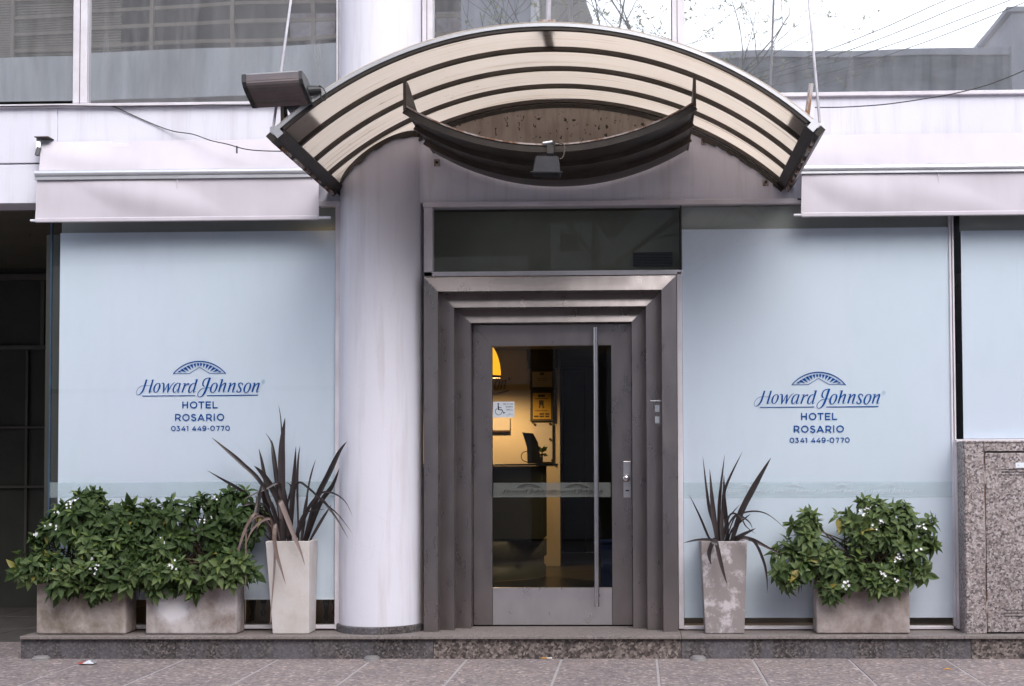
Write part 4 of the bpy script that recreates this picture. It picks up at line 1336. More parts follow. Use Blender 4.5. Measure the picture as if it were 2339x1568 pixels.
# ------------------------------------------------------------------ stone meter cabinet at the right
cab = thing('meter_cabinet', 'flecked granite meter cabinet with a hinged stone door at the right', 'cabinet', (fx(2290, -0.25), -0.2, STEP_Z))
CYF = -0.25
cx0 = fx(2206, CYF, 1250)
cx1 = fx(3390, CYF, 1250)
cz1 = fz(1012, CYF, 2280)
jx = fx(2251, CYF, 1250)
jz = fz(1033, CYF, 2300)
bz = STEP_Z
MB().box(cx0, jx - 0.004, CYF, -0.04, bz, cz1).build('stone_panel', 'granite', cab, bevel=0.003, segs=1)
MB().box(jx - 0.003, cx1, CYF, -0.04, jz + 0.006, cz1).build('stone_panel', 'granite', cab, bevel=0.003, segs=1)
MB().box(cx0 - 0.008, cx1, CYF - 0.006, -0.035, cz1 + 0.001, cz1 + 0.016).build('cap', 'granite', cab, bevel=0.003, segs=1)
MB().box(cx0 + 0.02, cx1, CYF + 0.05, -0.06, bz, jz).build('recess', 'black', cab)
dr_ = MB().box(jx + 0.008, cx1, CYF + 0.004, CYF + 0.04, bz + 0.012, jz - 0.006).build('stone_door', 'granite', cab, bevel=0.004)
MB().box(jx - 0.003, jx + 0.002, CYF + 0.004, CYF + 0.045, bz, jz + 0.004).build('edge_strip', 'rust', cab)
for py in (1092, 1388):
    z = fz(py, CYF, 2253)
    MB().tube([(jx + 0.002, CYF + 0.002, z - 0.045), (jx + 0.002, CYF + 0.002, z + 0.045)], 0.006, 8).build('hinge', 'rust', cab)
for (px0, y) in ((2286, 1071), (2288, 1077.5), (2287, 1084), (2294, 1393), (2296, 1400), (2294, 1407)):
    f = MB(); fbox(f, px0, 2500, y, y + 1.6, CYF + 0.002, CYF + 0.0035); f.build('vent_slot', 'black', dr_)
f = MB(); fbox(f, 2320, 2344, 1057, 1069, CYF + 0.001, CYF + 0.003); f.build('name_plate', 'paper', dr_)
f = MB(); fbox(f, 2324, 2328, 1062.5, 1063.4, CYF + 0.0005, CYF + 0.0009); f.build('plate_text', 'grey_metal', dr_)
# glazed return between the right window and the cabinet
MB().box(cx0 - 0.006, cx0 - 0.001, CYF + 0.01, -0.03, bz, cz1).build('side_panel', 'granite', cab)
f = MB(); fbox(f, 2184, 2190, 1009, 1437, -0.06, 0.0); f.build('window_frame', 'frame', w3, bevel=0.003, segs=1)
MB().box(fx(2191, 0, 1200), cx0 - 0.01, -0.028, -0.022, bz, cz1).build('return_pane', 'glass', w3)
MB().box(fx(2191, 0, 1200), cx0 + 0.01, -0.018, 0.0, bz, cz1).build('return_backing', 'grey_metal', w3)

# ------------------------------------------------------------------ intercom and door sticker
iy = PY[1]
ix0, ix1 = fx(1481, iy, 945), fx(1511, iy, 945)
iz0, iz1 = fz(975, iy, 1495), fz(916, iy, 1495)
ic = thing('intercom', 'small steel intercom plate with two ribbed grilles on the door frame', 'intercom', ((ix0 + ix1) / 2, iy, iz0))
MB().box(ix0, ix1, iy - 0.007, iy + 0.001, iz0, iz1).build('plate', 'steel', ic, bevel=0.002)
f = MB(); fbox(f, 1480, 1512, 915, 917.5, iy - 0.016, iy); f.build('hood', 'alu', ic, bevel=0.001)
for (y0, y1) in ((926, 941), (952, 967)):
    g = MB(); fbox(g, 1488, 1506, y0, y1, iy - 0.0095, iy - 0.006)
    gg = g.build('grille', 'paper', ic)
    mb = MB()
    for k in range(5):
        yy = y0 + 2.0 + k * 2.7
        fbox(mb, 1489.5, 1504.5, yy, yy + 0.45, iy - 0.0108, iy - 0.0092)
    mb.build('slot', 'black', gg)
for (px, py) in ((1484, 921), (1508, 921), (1484, 971), (1508, 971), (1497, 946.5)):
    p = at(px, py, iy - 0.007)
    MB().tube([p + Vector((0, -0.003, 0)), p + Vector((0, 0.002, 0))], 0.004, 8).build('screw', 'grey_metal', ic)

# ------------------------------------------------------------------ lettering
class Pen:
    """strokes of varying width laid flat on a vertical surface"""
    def __init__(self, tf):
        self.tf, self.mb, self.k = tf, MB(), 0
    def stroke(self, pts, n=6, closed=False, smooth=True, w=None):
        if w is not None:
            pts = [(p[0], p[1], w) for p in pts]
        q = smooth_path(pts, n, closed) if smooth else [tuple(p) for p in pts]
        m = len(q)
        base = len(self.mb.v)
        dy = 0.000006 * self.k
        self.k += 1
        for i, (u, v, ww) in enumerate(q):
            if closed:
                a, b_ = q[(i - 1) % m], q[(i + 1) % m]
            else:
                a, b_ = q[max(i - 1, 0)], q[min(i + 1, m - 1)]
            dx, dv = b_[0] - a[0], b_[1] - a[1]
            l = math.hypot(dx, dv) or 1
            nx, nv = -dv / l, dx / l
            if not smooth and 0 < i < m - 1:
                # mitre
                d1 = (q[i][0] - a[0], q[i][1] - a[1]); d2 = (b_[0] - q[i][0], b_[1] - q[i][1])
                l1, l2 = math.hypot(*d1) or 1, math.hypot(*d2) or 1
                n1, n2 = (-d1[1] / l1, d1[0] / l1), (-d2[1] / l2, d2[0] / l2)
                bx_, by_ = n1[0] + n2[0], n1[1] + n2[1]
                lb = math.hypot(bx_, by_) or 1
                nx, nv = bx_ / lb, by_ / lb
                c = max(0.4, nx * n1[0] + nv * n1[1])
                nx, nv = nx / c, nv / c
            for s in (-0.5, 0.5):
                self.mb.v.append(self.tf(u + nx * ww * s, v + nv * ww * s) + Vector((0, -dy, 0)))
        cnt = m if closed else m - 1
        for i in range(cnt):
            a, b_ = base + 2 * i, base + 2 * ((i + 1) % m)
            self.mb.f.append((a, a + 1, b_ + 1, b_))
    def poly(self, pts):
        dy = 0.000006 * self.k
        self.k += 1
        self.mb.face([self.tf(u, v) + Vector((0, -dy, 0)) for u, v in pts])
    def ell(self, c, rx, ry, w):
        self.stroke([(c[0] + rx * math.cos(2 * math.pi * k / 28), c[1] + ry * math.sin(2 * math.pi * k / 28), w) for k in range(28)], 1, True)

def emblem(P, wt=1.0):
    cu, cv, Rr = 1140, 690, 578
    a = math.asin(447 / Rr)
    P.stroke([(cu + Rr * math.sin(-a + 2 * a * k / 30), cv - Rr * math.cos(-a + 2 * a * k / 30), (12 + 8 * math.cos(a * (2 * k / 30 - 1)) ** 2) * wt) for k in range(31)], 1)
    P.stroke([(690, 320), (965, 318), (1140, 212), (1315, 316), (1592, 315)], smooth=False, w=9 * wt)
    wedges = [((765, 296), (797, 270), (834, 297)), ((801, 268), (849, 236), (914, 297)), ((856, 232), (908, 205), (962, 285)), ((915, 200), (964, 177), (1004, 262)),
              ((971, 173), (1024, 157), (1036, 242)), ((1034, 155), (1082, 146), (1074, 222))]
    for w in wedges:
        P.poly(w)
        P.poly([(2280 - u, v) for u, v in reversed(w)])
    P.poly(((1092, 145), (1134, 142), (1131, 184), (1108, 197)))
    P.poly([(2280 - u, v) for u, v in reversed(((1092, 145), (1134, 142), (1131, 184), (1108, 197)))])

O_SHAPE = [(800, 284, 20), (830, 350, 54), (803, 460, 48), (745, 555, 30), (680, 590, 20), (632, 520, 50), (652, 410, 50), (712, 312, 30)]
N_STROKES = [[(1115, 262, 40), (1080, 380, 55), (1032, 540, 46)], [(1045, 266, 8), (1095, 258, 18), (1142, 246, 6)],
             [(1085, 400, 10), (1150, 312, 24), (1215, 268, 32), (1250, 272, 44), (1228, 350, 50), (1185, 480, 50), (1172, 538, 28)], [(1163, 548, 14), (1200, 540, 14), (1252, 516, 6)]]
def script(P, only=None):
    A = lambda u, v: (42.5 + 0.509 * u, 340.2 + 0.509 * v)
    B = lambda u, v: (1063.2 + 0.5454 * u, 340.2 + 0.5454 * v)
    def S(f, k, pts, dx=0, closed=False, smooth=True):
        P.stroke([(*f(u + dx, v), w * k) for u, v, w in pts], 6, closed, smooth)
    a, b_ = 0.509, 0.5454
    if only is None:
        # H
        S(A, a, [(388, 165, 50), (332, 340, 55), (282, 490, 55), (220, 595, 46), (152, 655, 28), (90, 672, 13), (48, 635, 12), (60, 540, 13), (130, 430, 13), (220, 376, 13), (290, 362, 12)])
        S(A, a, [(280, 361, 12), (400, 361, 12), (510, 361, 12)])
        S(A, a, [(340, 186, 8), (380, 170, 18), (420, 160, 6)])
        S(A, a, [(600, 168, 48), (540, 370, 55), (482, 555, 50), (468, 592, 26)])
        S(A, a, [(550, 186, 8), (592, 170, 18), (634, 158, 6)])
        S(A, a, [(452, 598, 14), (500, 585, 16), (572, 541, 7)])
        # o w a r d
        S(A, a, O_SHAPE, 0, True)
        S(A, a, [(880, 298, 8), (925, 274, 22), (960, 302, 48), (962, 400, 55), (952, 555, 52), (926, 597, 12)])
        S(A, a, [(932, 594, 14), (1010, 480, 20), (1075, 352, 22), (1112, 302, 28), (1148, 284, 8)])
        S(A, a, [(1122, 298, 46), (1112, 450, 55), (1096, 560, 50), (1078, 597, 12)])
        S(A, a, [(1090, 592, 14), (1160, 450, 24), (1220, 352, 24), (1280, 282, 18), (1342, 247, 8)])
        S(A, a, [(1520, 288, 14), (1430, 280, 20), (1342, 345, 40), (1287, 460, 50), (1285, 560, 48), (1312, 590, 22), (1370, 555, 18), (1425, 480, 12)])
        S(A, a, [(1512, 285, 50), (1475, 410, 50), (1436, 545, 46), (1432, 588, 22)])
        S(A, a, [(1425, 597, 14), (1460, 582, 14), (1512, 551, 6)])
        S(A, a, [(1680, 296, 44), (1632, 430, 55), (1576, 590, 48)])
        S(A, a, [(1598, 300, 8), (1660, 290, 20), (1708, 281, 6)])
        S(A, a, [(1640, 415, 10), (1708, 340, 24), (1765, 305, 44), (1812, 312, 62)])
        S(A, a, [(2010, 292, 16), (1940, 290, 22), (1852, 370, 45), (1807, 480, 50), (1802, 560, 48), (1837, 592, 22), (1890, 560, 18), (1958, 478, 12)])
        S(A, a, [(2072, 162, 54), (2022, 320, 55), (1966, 525, 48), (1956, 588, 22)])
        S(A, a, [(1993, 170, 8), (2050, 160, 18), (2108, 147, 6)])
        S(A, a, [(1948, 598, 14), (1985, 580, 14), (2037, 543, 6)])
        P.poly([A(225, 722), A(2008, 708), A(2020, 682), A(245, 695)])
        # J o h n s
        S(B, b_, [(308, 374, 10), (255, 330, 40), (246, 268, 42), (272, 188, 34), (332, 125, 26), (420, 99, 20), (498, 93, 12)])
        S(B, b_, [(466, 95, 62), (420, 230, 64), (352, 430, 62), (302, 548, 60), (240, 640, 42), (180, 680, 22), (130, 686, 14), (86, 640, 20), (102, 560, 20), (172, 470, 20), (242, 425, 18), (332, 405, 14)])
        S(B, b_, [(390, 402, 14), (430, 402, 14), (475, 402, 14)])
        S(B, b_, [(u - 143 - 0, v - 27, w) for u, v, w in O_SHAPE], 0, True)
        S(B, b_, [(856, 146, 48), (802, 320, 55), (738, 538, 46)])
        S(B, b_, [(783, 154, 8), (840, 147, 18), (890, 135, 6)])
        S(B, b_, [(u - 292, v, w) for u, v, w in N_STROKES[2]])
        S(B, b_, [(u - 293, v, w) for u, v, w in N_STROKES[3]])
        for q in N_STROKES:
            S(B, b_, q)
        S(B, b_, [(1484, 342, 10), (1482, 282, 32), (1430, 250, 22), (1377, 277, 40), (1362, 325, 45), (1392, 390, 50), (1428, 450, 50), (1420, 508, 45), (1370, 545, 22), (1310, 520, 38), (1322, 458, 8)])
        P.poly([B(360, 662), B(1960, 648), B(1975, 619), B(382, 636)])
    S(B, b_, [(u - 143 + 1043, v - 27, w) for u, v, w in O_SHAPE], 0, True)
    for q in N_STROKES:
        S(B, b_, q, 750)

def sans(P):
    L = lambda pts, w=20.5: P.stroke(pts, smooth=False, w=w)
    C_ = lambda pts, w=20.5: P.stroke(pts, 5, w=w)
    # HOTEL
    L([(857, 795), (857, 913)]); L([(935, 795), (935, 913)]); L([(866, 853), (926, 853)])
    P.ell((1040, 853), 53, 50, 20.5)
    L([(1121, 804), (1221, 804)]); L([(1171, 812), (1171, 912)])
    L([(1255, 794), (1255, 912)]); L([(1265, 804), (1335, 804)]); L([(1265, 852), (1326, 852)]); L([(1265, 901), (1335, 901)])
    L([(1372, 793), (1372, 911)]); L([(1381, 900), (1447, 900)])
def town(P):
    L = lambda pts, w=20.5: P.stroke(pts, smooth=False, w=w)
    C_ = lambda pts, w=20.5: P.stroke(pts, 5, w=w)
    # ROSARIO
    def Rr(x):
        L([(x, 1008), (x, 1126)])
        C_([(x + 8, 1018), (x + 45, 1017), (x + 72, 1030), (x + 74, 1058), (x + 50, 1078), (x + 8, 1079)])
        L([(x + 45, 1078), (x + 82, 1126)], 22)
    Rr(735)
    P.ell((910, 1066), 53, 50, 20.5)
    def Sl(x, y, k=1.0):
        C_([(x + 76, y + 24), (x + 48, y + 10), (x + 18, y + 18), (x + 13, y + 42), (x + 45, y + 57), (x + 74, y + 73), (x + 74, y + 100), (x + 44, y + 112), (x + 4, y + 94)])
    Sl(997, 1007)
    L([(1115, 1125), (1165, 1012)], 22); L([(1165, 1012), (1218, 1124)], 22); L([(1134, 1092), (1198, 1092)], 18)
    Rr(1263)
    L([(1391, 1003), (1391, 1121)])
    P.ell((1497, 1062), 53, 50, 20.5)
def phone(P):
    L = lambda pts, w=15.5: P.stroke(pts, smooth=False, w=w)
    C_ = lambda pts, w=15.5: P.stroke(pts, 5, w=w)
    P.ell((695, 1254), 32, 37, 15.5)
    L([(755, 1219), (799, 1219)]); L([(799, 1219), (772, 1248)], 13); C_([(770, 1247), (792, 1250), (802, 1268), (792, 1286), (772, 1290), (750, 1280)])
    def four(x):
        L([(x + 52, 1214), (x + 10, 1270)], 14); L([(x + 2, 1273), (x + 74, 1273)], 14); L([(x + 54, 1244), (x + 54, 1296)])
    four(830)
    L([(918, 1222), (942, 1217)], 13); L([(941, 1212), (941, 1296)])
    four(1012); four(1099)
    P.ell((1221, 1238), 26, 24, 15.5); C_([(1247, 1238), (1249, 1262), (1236, 1284), (1214, 1289), (1198, 1283)])
    L([(1278, 1258), (1308, 1258)], 14)
    P.ell((1362, 1250), 32, 37, 15.5)
    for x in (1425, 1503):
        L([(x, 1217), (x + 55, 1217)]); L([(x + 50, 1220), (x + 24, 1294)], 17)
    P.ell((1617, 1248), 32, 37, 15.5)

def logo_px(u, v):
    return (530 + u / 4.2527) / 1.75119, (1420 + v / 4.2527) / 1.75119
def window_sign(tf, label):
    p = tf(1140, 1000)
    root = thing('window_lettering', label, 'sign', p, 'blue vinyl signs on the frosted windows')
    for name, fn, mm in (('emblem', emblem, 'ink'), ('script_name', script, 'ink'), ('hotel_lettering', sans, 'ink'), ('town_lettering', town, 'ink'), ('phone_number', phone, 'ink')):
        P = Pen(tf)
        fn(P)
        P.mb.build(name, mm, root)
    P = Pen(tf)
    P.ell((2224, 453), 28, 29, 6)
    P.stroke([(2214, 468), (2214, 438), (2230, 440), (2232, 450), (2216, 454), (2234, 468)], smooth=False, w=5)
    P.mb.build('registered_mark', 'ink_pale', root)
    return root
window_sign(lambda u, v: at(*logo_px(u, v), -0.0004), 'blue hotel name, town and phone number on the window left of the column')
def logo_r(u, v):
    x, y = logo_px(u, v)
    return 1870 + (x - 455.7) * 1.022, 850 + (y - 825) * 1.013
window_sign(lambda u, v: at(*logo_r(u, v), -0.0004), 'blue hotel name, town and phone number on the window right of the door')

# the same mark etched twice in the band of the door glass
etch = thing('door_marks', 'two small grey hotel marks etched in the band across the door glass', 'sign', at(1260, 1120, DOOR_Y))
for cxp in (1208, 1318):
    def tfd(u, v, c=cxp):
        return at(c + (u - 1150) * 0.0585, 1106 + (v - 100) * 0.0385, DOOR_Y + 0.0245)
    P = Pen(tfd)
    emblem(P, 1.6)
    script(P)
    P.mb.build('etched_mark', 'ink_grey', etch)
# faint marks in the bands of the shop windows
for cxp in (1705, 1815, 1925, 2036):
    def tfe(u, v, c=cxp):
        return at(c + (u - 1150) * 0.048, 1106 + (v - 100) * 0.036, -0.0017)
    P = Pen(tfe)
    emblem(P, 1.6)
    script(P)
    P.mb.build('etched_mark', 'band_mark', wr)

# access sticker behind the door glass
sty = DOOR_Y + 0.027
sx0, sx1, sz0, sz1 = fx(1126, sty, 936), fx(1175, sty, 936), fz(954, sty, 1150), fz(918, sty, 1150)
acc = thing('access_sticker', 'white sticker with a black wheelchair symbol on the door glass', 'sign', ((sx0 + sx1) / 2, sty, sz0))
MB().box(sx0, sx1, sty - 0.0005, sty + 0.001, sz0, sz1).build('sheet', 'paper', acc)
def stf(u, v):          # close-up frame of the door interior
    return at((1950 + u / 2.8509) / 1.75119, (1350 + v / 2.8509) / 1.75119, sty - 0.0012)
P = Pen(stf)
P.ell((123, 760), 5, 5, 10)
P.stroke([(123, 776), (124, 828)], smooth=False, w=15)
P.stroke([(124, 803), (160, 803)], smooth=False, w=7)
P.stroke([(124, 826), (164, 828), (184, 866), (201, 858)], smooth=False, w=10)
P.stroke([(108, 812), (92, 830), (90, 855), (106, 879), (130, 886), (154, 874), (164, 852)], 5, w=6)
P.mb.build('wheelchair_symbol', 'ink_black', acc)
def block_text(P, txt, x0, y0, cw, h, w):
    G = {'S': [[(1, .1), (.3, 0), (0, .25), (.5, .5), (1, .75), (.7, 1), (0, .9)]], 'O': [[(.5, 0), (0, .3), (0, .7), (.5, 1), (1, .7), (1, .3), (.5, 0)]],
         'L': [[(0, 0), (0, 1), (1, 1)]], 'I': [[(.5, 0), (.5, 1)]], 'C': [[(1, .1), (.5, 0), (0, .3), (0, .7), (.5, 1), (1, .9)]], 'T': [[(0, 0), (1, 0)], [(.5, 0), (.5, 1)]],
         'A': [[(0, 1), (.5, 0), (1, 1)], [(.2, .65), (.8, .65)]], 'R': [[(0, 1), (0, 0), (.9, .1), (.9, .4), (0, .5)], [(.4, .5), (1, 1)]], 'M': [[(0, 1), (0, 0), (.5, .6), (1, 0), (1, 1)]],
         'P': [[(0, 1), (0, 0), (.9, .1), (.9, .45), (0, .55)]], 'V': [[(0, 0), (.5, 1), (1, 0)]]}
    for i, ch in enumerate(txt):
        for st in G[ch]:
            P.stroke([(x0 + i * cw + u * cw * 0.66, y0 + v * h) for u, v in st], smooth=False, w=w)
P = Pen(stf)
block_text(P, 'SOLICITAR', 180, 753, 12.4, 15, 2.8)
block_text(P, 'RAMPA', 212, 786, 15.8, 15, 2.8)
block_text(P, 'MOVIL', 218, 820, 14.8, 15, 2.8)
P.stroke([(214, 887), (294, 882)], smooth=False, w=3)
P.stroke([(240, 875), (254, 868), (268, 874)], smooth=False, w=3)
P.mb.build('sticker_text', 'grey_metal', acc)

# ------------------------------------------------------------------ inside the lobby
def lb(u, v, Y):
    return at((1950 + u / 2.8509) / 1.75119, (1350 + v / 2.8509) / 1.75119, Y)
def lbox(u0, u1, v0, v1, Yf, Yb):
    a, b_ = lb(u0, v0, Yf), lb(u1, v1, Yf)
    return MB().box(a.x, b_.x, Yf, Yb, b_.z, a.z)
# pendant lamp
LY = 5.45
pz = lb(45, 435, LY)
px_ = lb(48, 300, LY).x
def pendant(x, y, z, label):
    t = thing('pendant_lamp', label, 'lamp', (x, y, z), 'lit pendant lamps of the lobby')
    MB().lathe((x, y, z), [(0.108, 0.0), (0.107, 0.05), (0.098, 0.13), (0.078, 0.21), (0.05, 0.28), (0.025, 0.32), (0.014, 0.335)], 32).build('shade', 'lamp_shade', t, smooth=True)
    MB().lathe((x, y, z), [(0.108, -0.03), (0.109, -0.001)], 32).build('shade_rim', 'desk_base', t, smooth=True)
    MB().lathe((x, y - 0.0, z + 0.1), [(0.0, -0.06), (0.05, -0.02), (0.05, 0.03), (0.0, 0.07)], 16).build('bulb', 'lamp_bulb', t, smooth=True)
    MB().tube([(x, y, z + 0.33), (x, y, zc)], 0.006, 6).build('flex', 'black', t)
    ld = bpy.data.lights.new('pendant_light', 'SPOT')
    ld.energy = 50
    ld.spot_size = R(166)
    ld.spot_blend = 0.7
    ld.color = (1.0, 0.62, 0.30)
    ld.shadow_soft_size = 0.08
    lo = bpy.data.objects.new('pendant_light', ld)
    C.objects.link(lo)
    lo.parent = t
    lo.location = (0, 0, -0.04)
    return t
pendant(px_, LY, pz.z, 'lit yellow pendant lamp seen through the door glass')
q = at(764, 541, 0.5)
t = thing('wall_lamp', 'lit yellow lamp glowing behind the top corner of the left frosted window', 'lamp', (q.x + 0.01, 0.12, q.z))
MB().lathe((q.x + 0.01, 0.12, q.z), [(0.0, -0.062), (0.035, -0.052), (0.052, -0.03), (0.06, 0.0), (0.058, 0.02), (0.0, 0.02)], 20).build('bowl', 'lamp_bowl', t, smooth=True)
MB().bar((q.x + 0.08, 0.12, q.z), (q.x + 0.22, 0.12, q.z), 0.012).build('arm', 'black', t)

# wall lettering (end of the hotel name) in bronze
t = thing('wall_lettering', 'bronze script letters ending the hotel name on the lobby wall', 'sign', lb(100, 520, LB))
def tfw(u, v):
    # stroke space of the window mark: the last letters end near u = 2170
    return lb(218 + (u - 2170) * 0.50, 585 + (v - 636) * 0.62, LB - 0.03)
P = Pen(tfw)
script(P, only='on')
P.stroke([(2215, 455), (2245, 455)], smooth=False, w=50)
P.mb.build('letters', 'bronze_letter', t)
P = Pen(lambda u, v: lb(u, v, LB - 0.03))
P.stroke([(20, 655, 12), (90, 640, 20), (170, 628, 18), (243, 606, 8)], 6)
P.mb.build('flourish', 'bronze_letter', t)
# framed things on the wall
t = thing('wall_screen', 'dark screen on the lobby wall above two framed certificates', 'screen', lb(620, 340, LB))
lbox(445, 795, 60, 355, LB - 0.10, LB - 0.01).build('case', 'black', t, bevel=0.01)
lbox(460, 780, 75, 340, LB - 0.104, LB - 0.1005).build('display', 'door_dark', t)
def framed(u0, u1, v0, v1, m, sheet, label, lines):
    t = thing('wall_certificate', label, 'certificate', lb((u0 + u1) / 2, v1, LB), 'certificates on the lobby wall')
    lbox(u0, u1, v0, v1, LB - 0.05, LB - 0.01).build('frame', 'door_dark', t, bevel=0.01)
    lbox(u0 + m, u1 - m, v0 + m, v1 - m, LB - 0.053, LB - 0.0505).build('sheet', sheet, t)
    P = Pen(lambda u, v: lb(u, v, LB - 0.056))
    for (pts, w) in lines:
        P.stroke(pts, smooth=False, w=w)
    P.mb.build('print', 'door_dark', t)
framed(478, 772, 360, 600, 33, 'certificate', 'framed white certificate under the dark screen in the lobby', [([(600, 416), (645, 416)], 22), ([(560, 470), (690, 470)], 4), ([(570, 490), (680, 490)], 4)])
framed(487, 755, 605, 962, 30, 'gold', 'framed gold award certificate with a dark rosette in the lobby',
       [([(575, 668), (655, 668)], 30), ([(540, 700), (690, 700)], 9), ([(588, 745), (640, 745)], 52), ([(600, 770), (592, 803)], 16), ([(628, 770), (640, 808)], 16), ([(540, 838), (690, 838)], 7),
        ([(592, 874), (645, 874)], 18), ([(658, 874), (705, 874)], 18), ([(530, 902), (582, 902)], 18), ([(594, 902), (645, 902)], 18), ([(658, 902), (705, 902)], 18)])
t = thing('acrylic_notice', 'clear notice on four studs low on the lobby wall right of the tablet', 'notice', lb(630, 1200, LB))
lbox(525, 740, 975, 1420, LB - 0.04, LB - 0.03).build('sheet', 'certificate', t)
for (u, v) in ((536, 990), (712, 985), (712, 1160), (735, 1400)):
    lbox(u - 9, u + 9, v - 9, v + 9, LB - 0.06, LB - 0.041).build('stud', 'bronze_letter', t)
t = thing('acrylic_notice', 'notice on the lobby wall just below the wheelchair sticker', 'notice', lb(150, 1000, LB))
lbox(20, 255, 915, 1060, LB - 0.04, LB - 0.03).build('sheet', 'certificate', t)
lbox(20, 252, 1062, 1080, LB - 0.05, LB - 0.02).build('ledge', 'bronze_letter', t)

# reception desk: dark glass top, olive front, cream curved base
dY = 4.2
t = thing('reception_desk', 'olive reception desk with a dark glass top and curved cream base', 'desk', at(1180, 1300, dY))
xe = at(1240, 1150, dY).x
xt = at(1266, 1060, dY).x
ztop = at(1180, 1060, dY).z
MB().box(lobby_x0 + 1.0, xt, dY - 0.12, dY + 0.7, ztop - 0.02, ztop).build('counter_top', 'glass_edge', t, bevel=0.004)
MB().box(lobby_x0 + 1.0, xe, dY, dY + 0.6, 0.62, ztop - 0.025).build('desk_front', 'desk_front', t)
mb = MB()
for i in range(25):
    a0, a1 = math.pi * 0.5 * i / 24, math.pi * 0.5 * (i + 1) / 24
xb = at(1238, 1270, dY).x
prof = [(-0.9, 0.60), (-0.02, 0.60), (0.0, 0.585), (0.0, 0.40), (-0.03, 0.385), (-0.03, 0.30), (-0.01, 0.29), (-0.01, STEP_Z)]
mb.lathe((xb - 0.9, dY + 0.75, 0), [(0.9 + r, z) for r, z in prof], 48, -math.pi, 0)
mb.build('desk_base', 'desk_base', t, smooth=True)
# tablet stand and plant on the desk
t = thing('notice_stand', 'slanted grey notice stand on the reception desk', 'stand', lb(520, 1440, dY + 0.1))
pts = [lb(u, v, dY + 0.1 + k) for u, v, k in ((395, 1085, .05), (520, 1095, .05), (575, 1200, .02), (595, 1320, .0), (625, 1440, -.02), (455, 1440, -.02), (450, 1260, .0), (425, 1170, .03))]
mb = MB(); n = len(pts)
mb.v = pts + [p + Vector((0, 0.015, 0)) for p in pts]
mb.f = [tuple(range(n)), tuple(reversed(range(n, 2 * n)))] + [(i, i + n, (i + 1) % n + n, (i + 1) % n) for i in range(n)]
mb.build('board', 'grey_metal', t)
pts = [lb(u, v, dY + 0.12) for u, v in ((460, 1300), (410, 1310), (385, 1350), (400, 1400), (455, 1425))]
MB().tube([Vector(p) for p in smooth_path([tuple(p) for p in pts], 4)], 0.005, 6).build('wire', 'bronze_letter', t)
t = thing('desk_plant', 'small dark leafy plant behind the notice stand on the desk', 'plant', lb(630, 1440, dY + 0.3))
for (u0, v0, u1, v1) in ((620, 1320, 585, 1240), (620, 1310, 685, 1245), (620, 1330, 690, 1350), (620, 1330, 560, 1370), (625, 1320, 650, 1235)):
    a, b_ = lb(u0, v0, dY + 0.3), lb(u1, v1, dY + 0.3)
    d = b_ - a
    s = Vector((-d.z, 0, d.x)) * 0.28
    MB().add([a, a + d * 0.5 + s, b_, a + d * 0.5 - s, a + d * 0.5 + Vector((0, -0.02, 0))], [(0, 3, 4), (3, 2, 4), (2, 1, 4), (1, 0, 4)]).build('leaf', 'leaf', t)
a = lb(620, 1440, dY + 0.3)
MB().tube([a, lb(622, 1320, dY + 0.3)], 0.012, 6).build('stem', 'stem', t)
# dark inner door and bin
t = thing('inner_door', 'dark door at the back of the lobby corridor', 'door', at(1310, 1200, 8.7))
a, b_ = at(1286, 843, 8.7), at(1338, 1300, 8.7)
MB().box(a.x, b_.x, 8.72, 8.78, STEP_Z, a.z).build('leaf', 'door_dark', t, bevel=0.01)
MB().box(b_.x - 0.1, b_.x - 0.07, 8.68, 8.72, 1.1, 1.2).build('handle', 'grey_metal', t)
bY = 3.4
a, b_ = at(1371, 1236, bY), at(1425, 1312, bY)
t = thing('storage_box', 'blue plastic box standing low behind the door glass at its right edge', 'box', ((a.x + b_.x) / 2, bY, STEP_Z))
MB().box(a.x, b_.x, bY, bY + 0.3, STEP_Z, a.z - 0.03).build('body', 'blue_bin', t, bevel=0.01)
MB().box(a.x - 0.01, b_.x + 0.01, bY - 0.01, bY + 0.31, a.z - 0.028, a.z).build('lid', 'blue_bin', t, bevel=0.008)
# a low bench behind the left window; only its legs show under the film
t = thing('lobby_bench', 'dark bench with turned legs glimpsed under the left frosted film', 'bench', (at(660, 1400, 0.6).x, 0.6, STEP_Z))
xa, xb_ = at(560, 1400, 0.6).x, at(762, 1400, 0.6).x
MB().box(xa, xb_, 0.56, 0.95, 0.40, 0.47).build('seat', 'door_dark', t, bevel=0.01)
for x in (xa + 0.06, xb_ - 0.06):
    for y in (0.60, 0.91):
        MB().lathe((x, y, STEP_Z), [(0.012, 0.0), (0.022, 0.03), (0.014, 0.07), (0.024, 0.12), (0.028, 0.16), (0.02, 0.18), (0.03, 0.235)], 10).build('leg', 'door_dark', t, smooth=True)
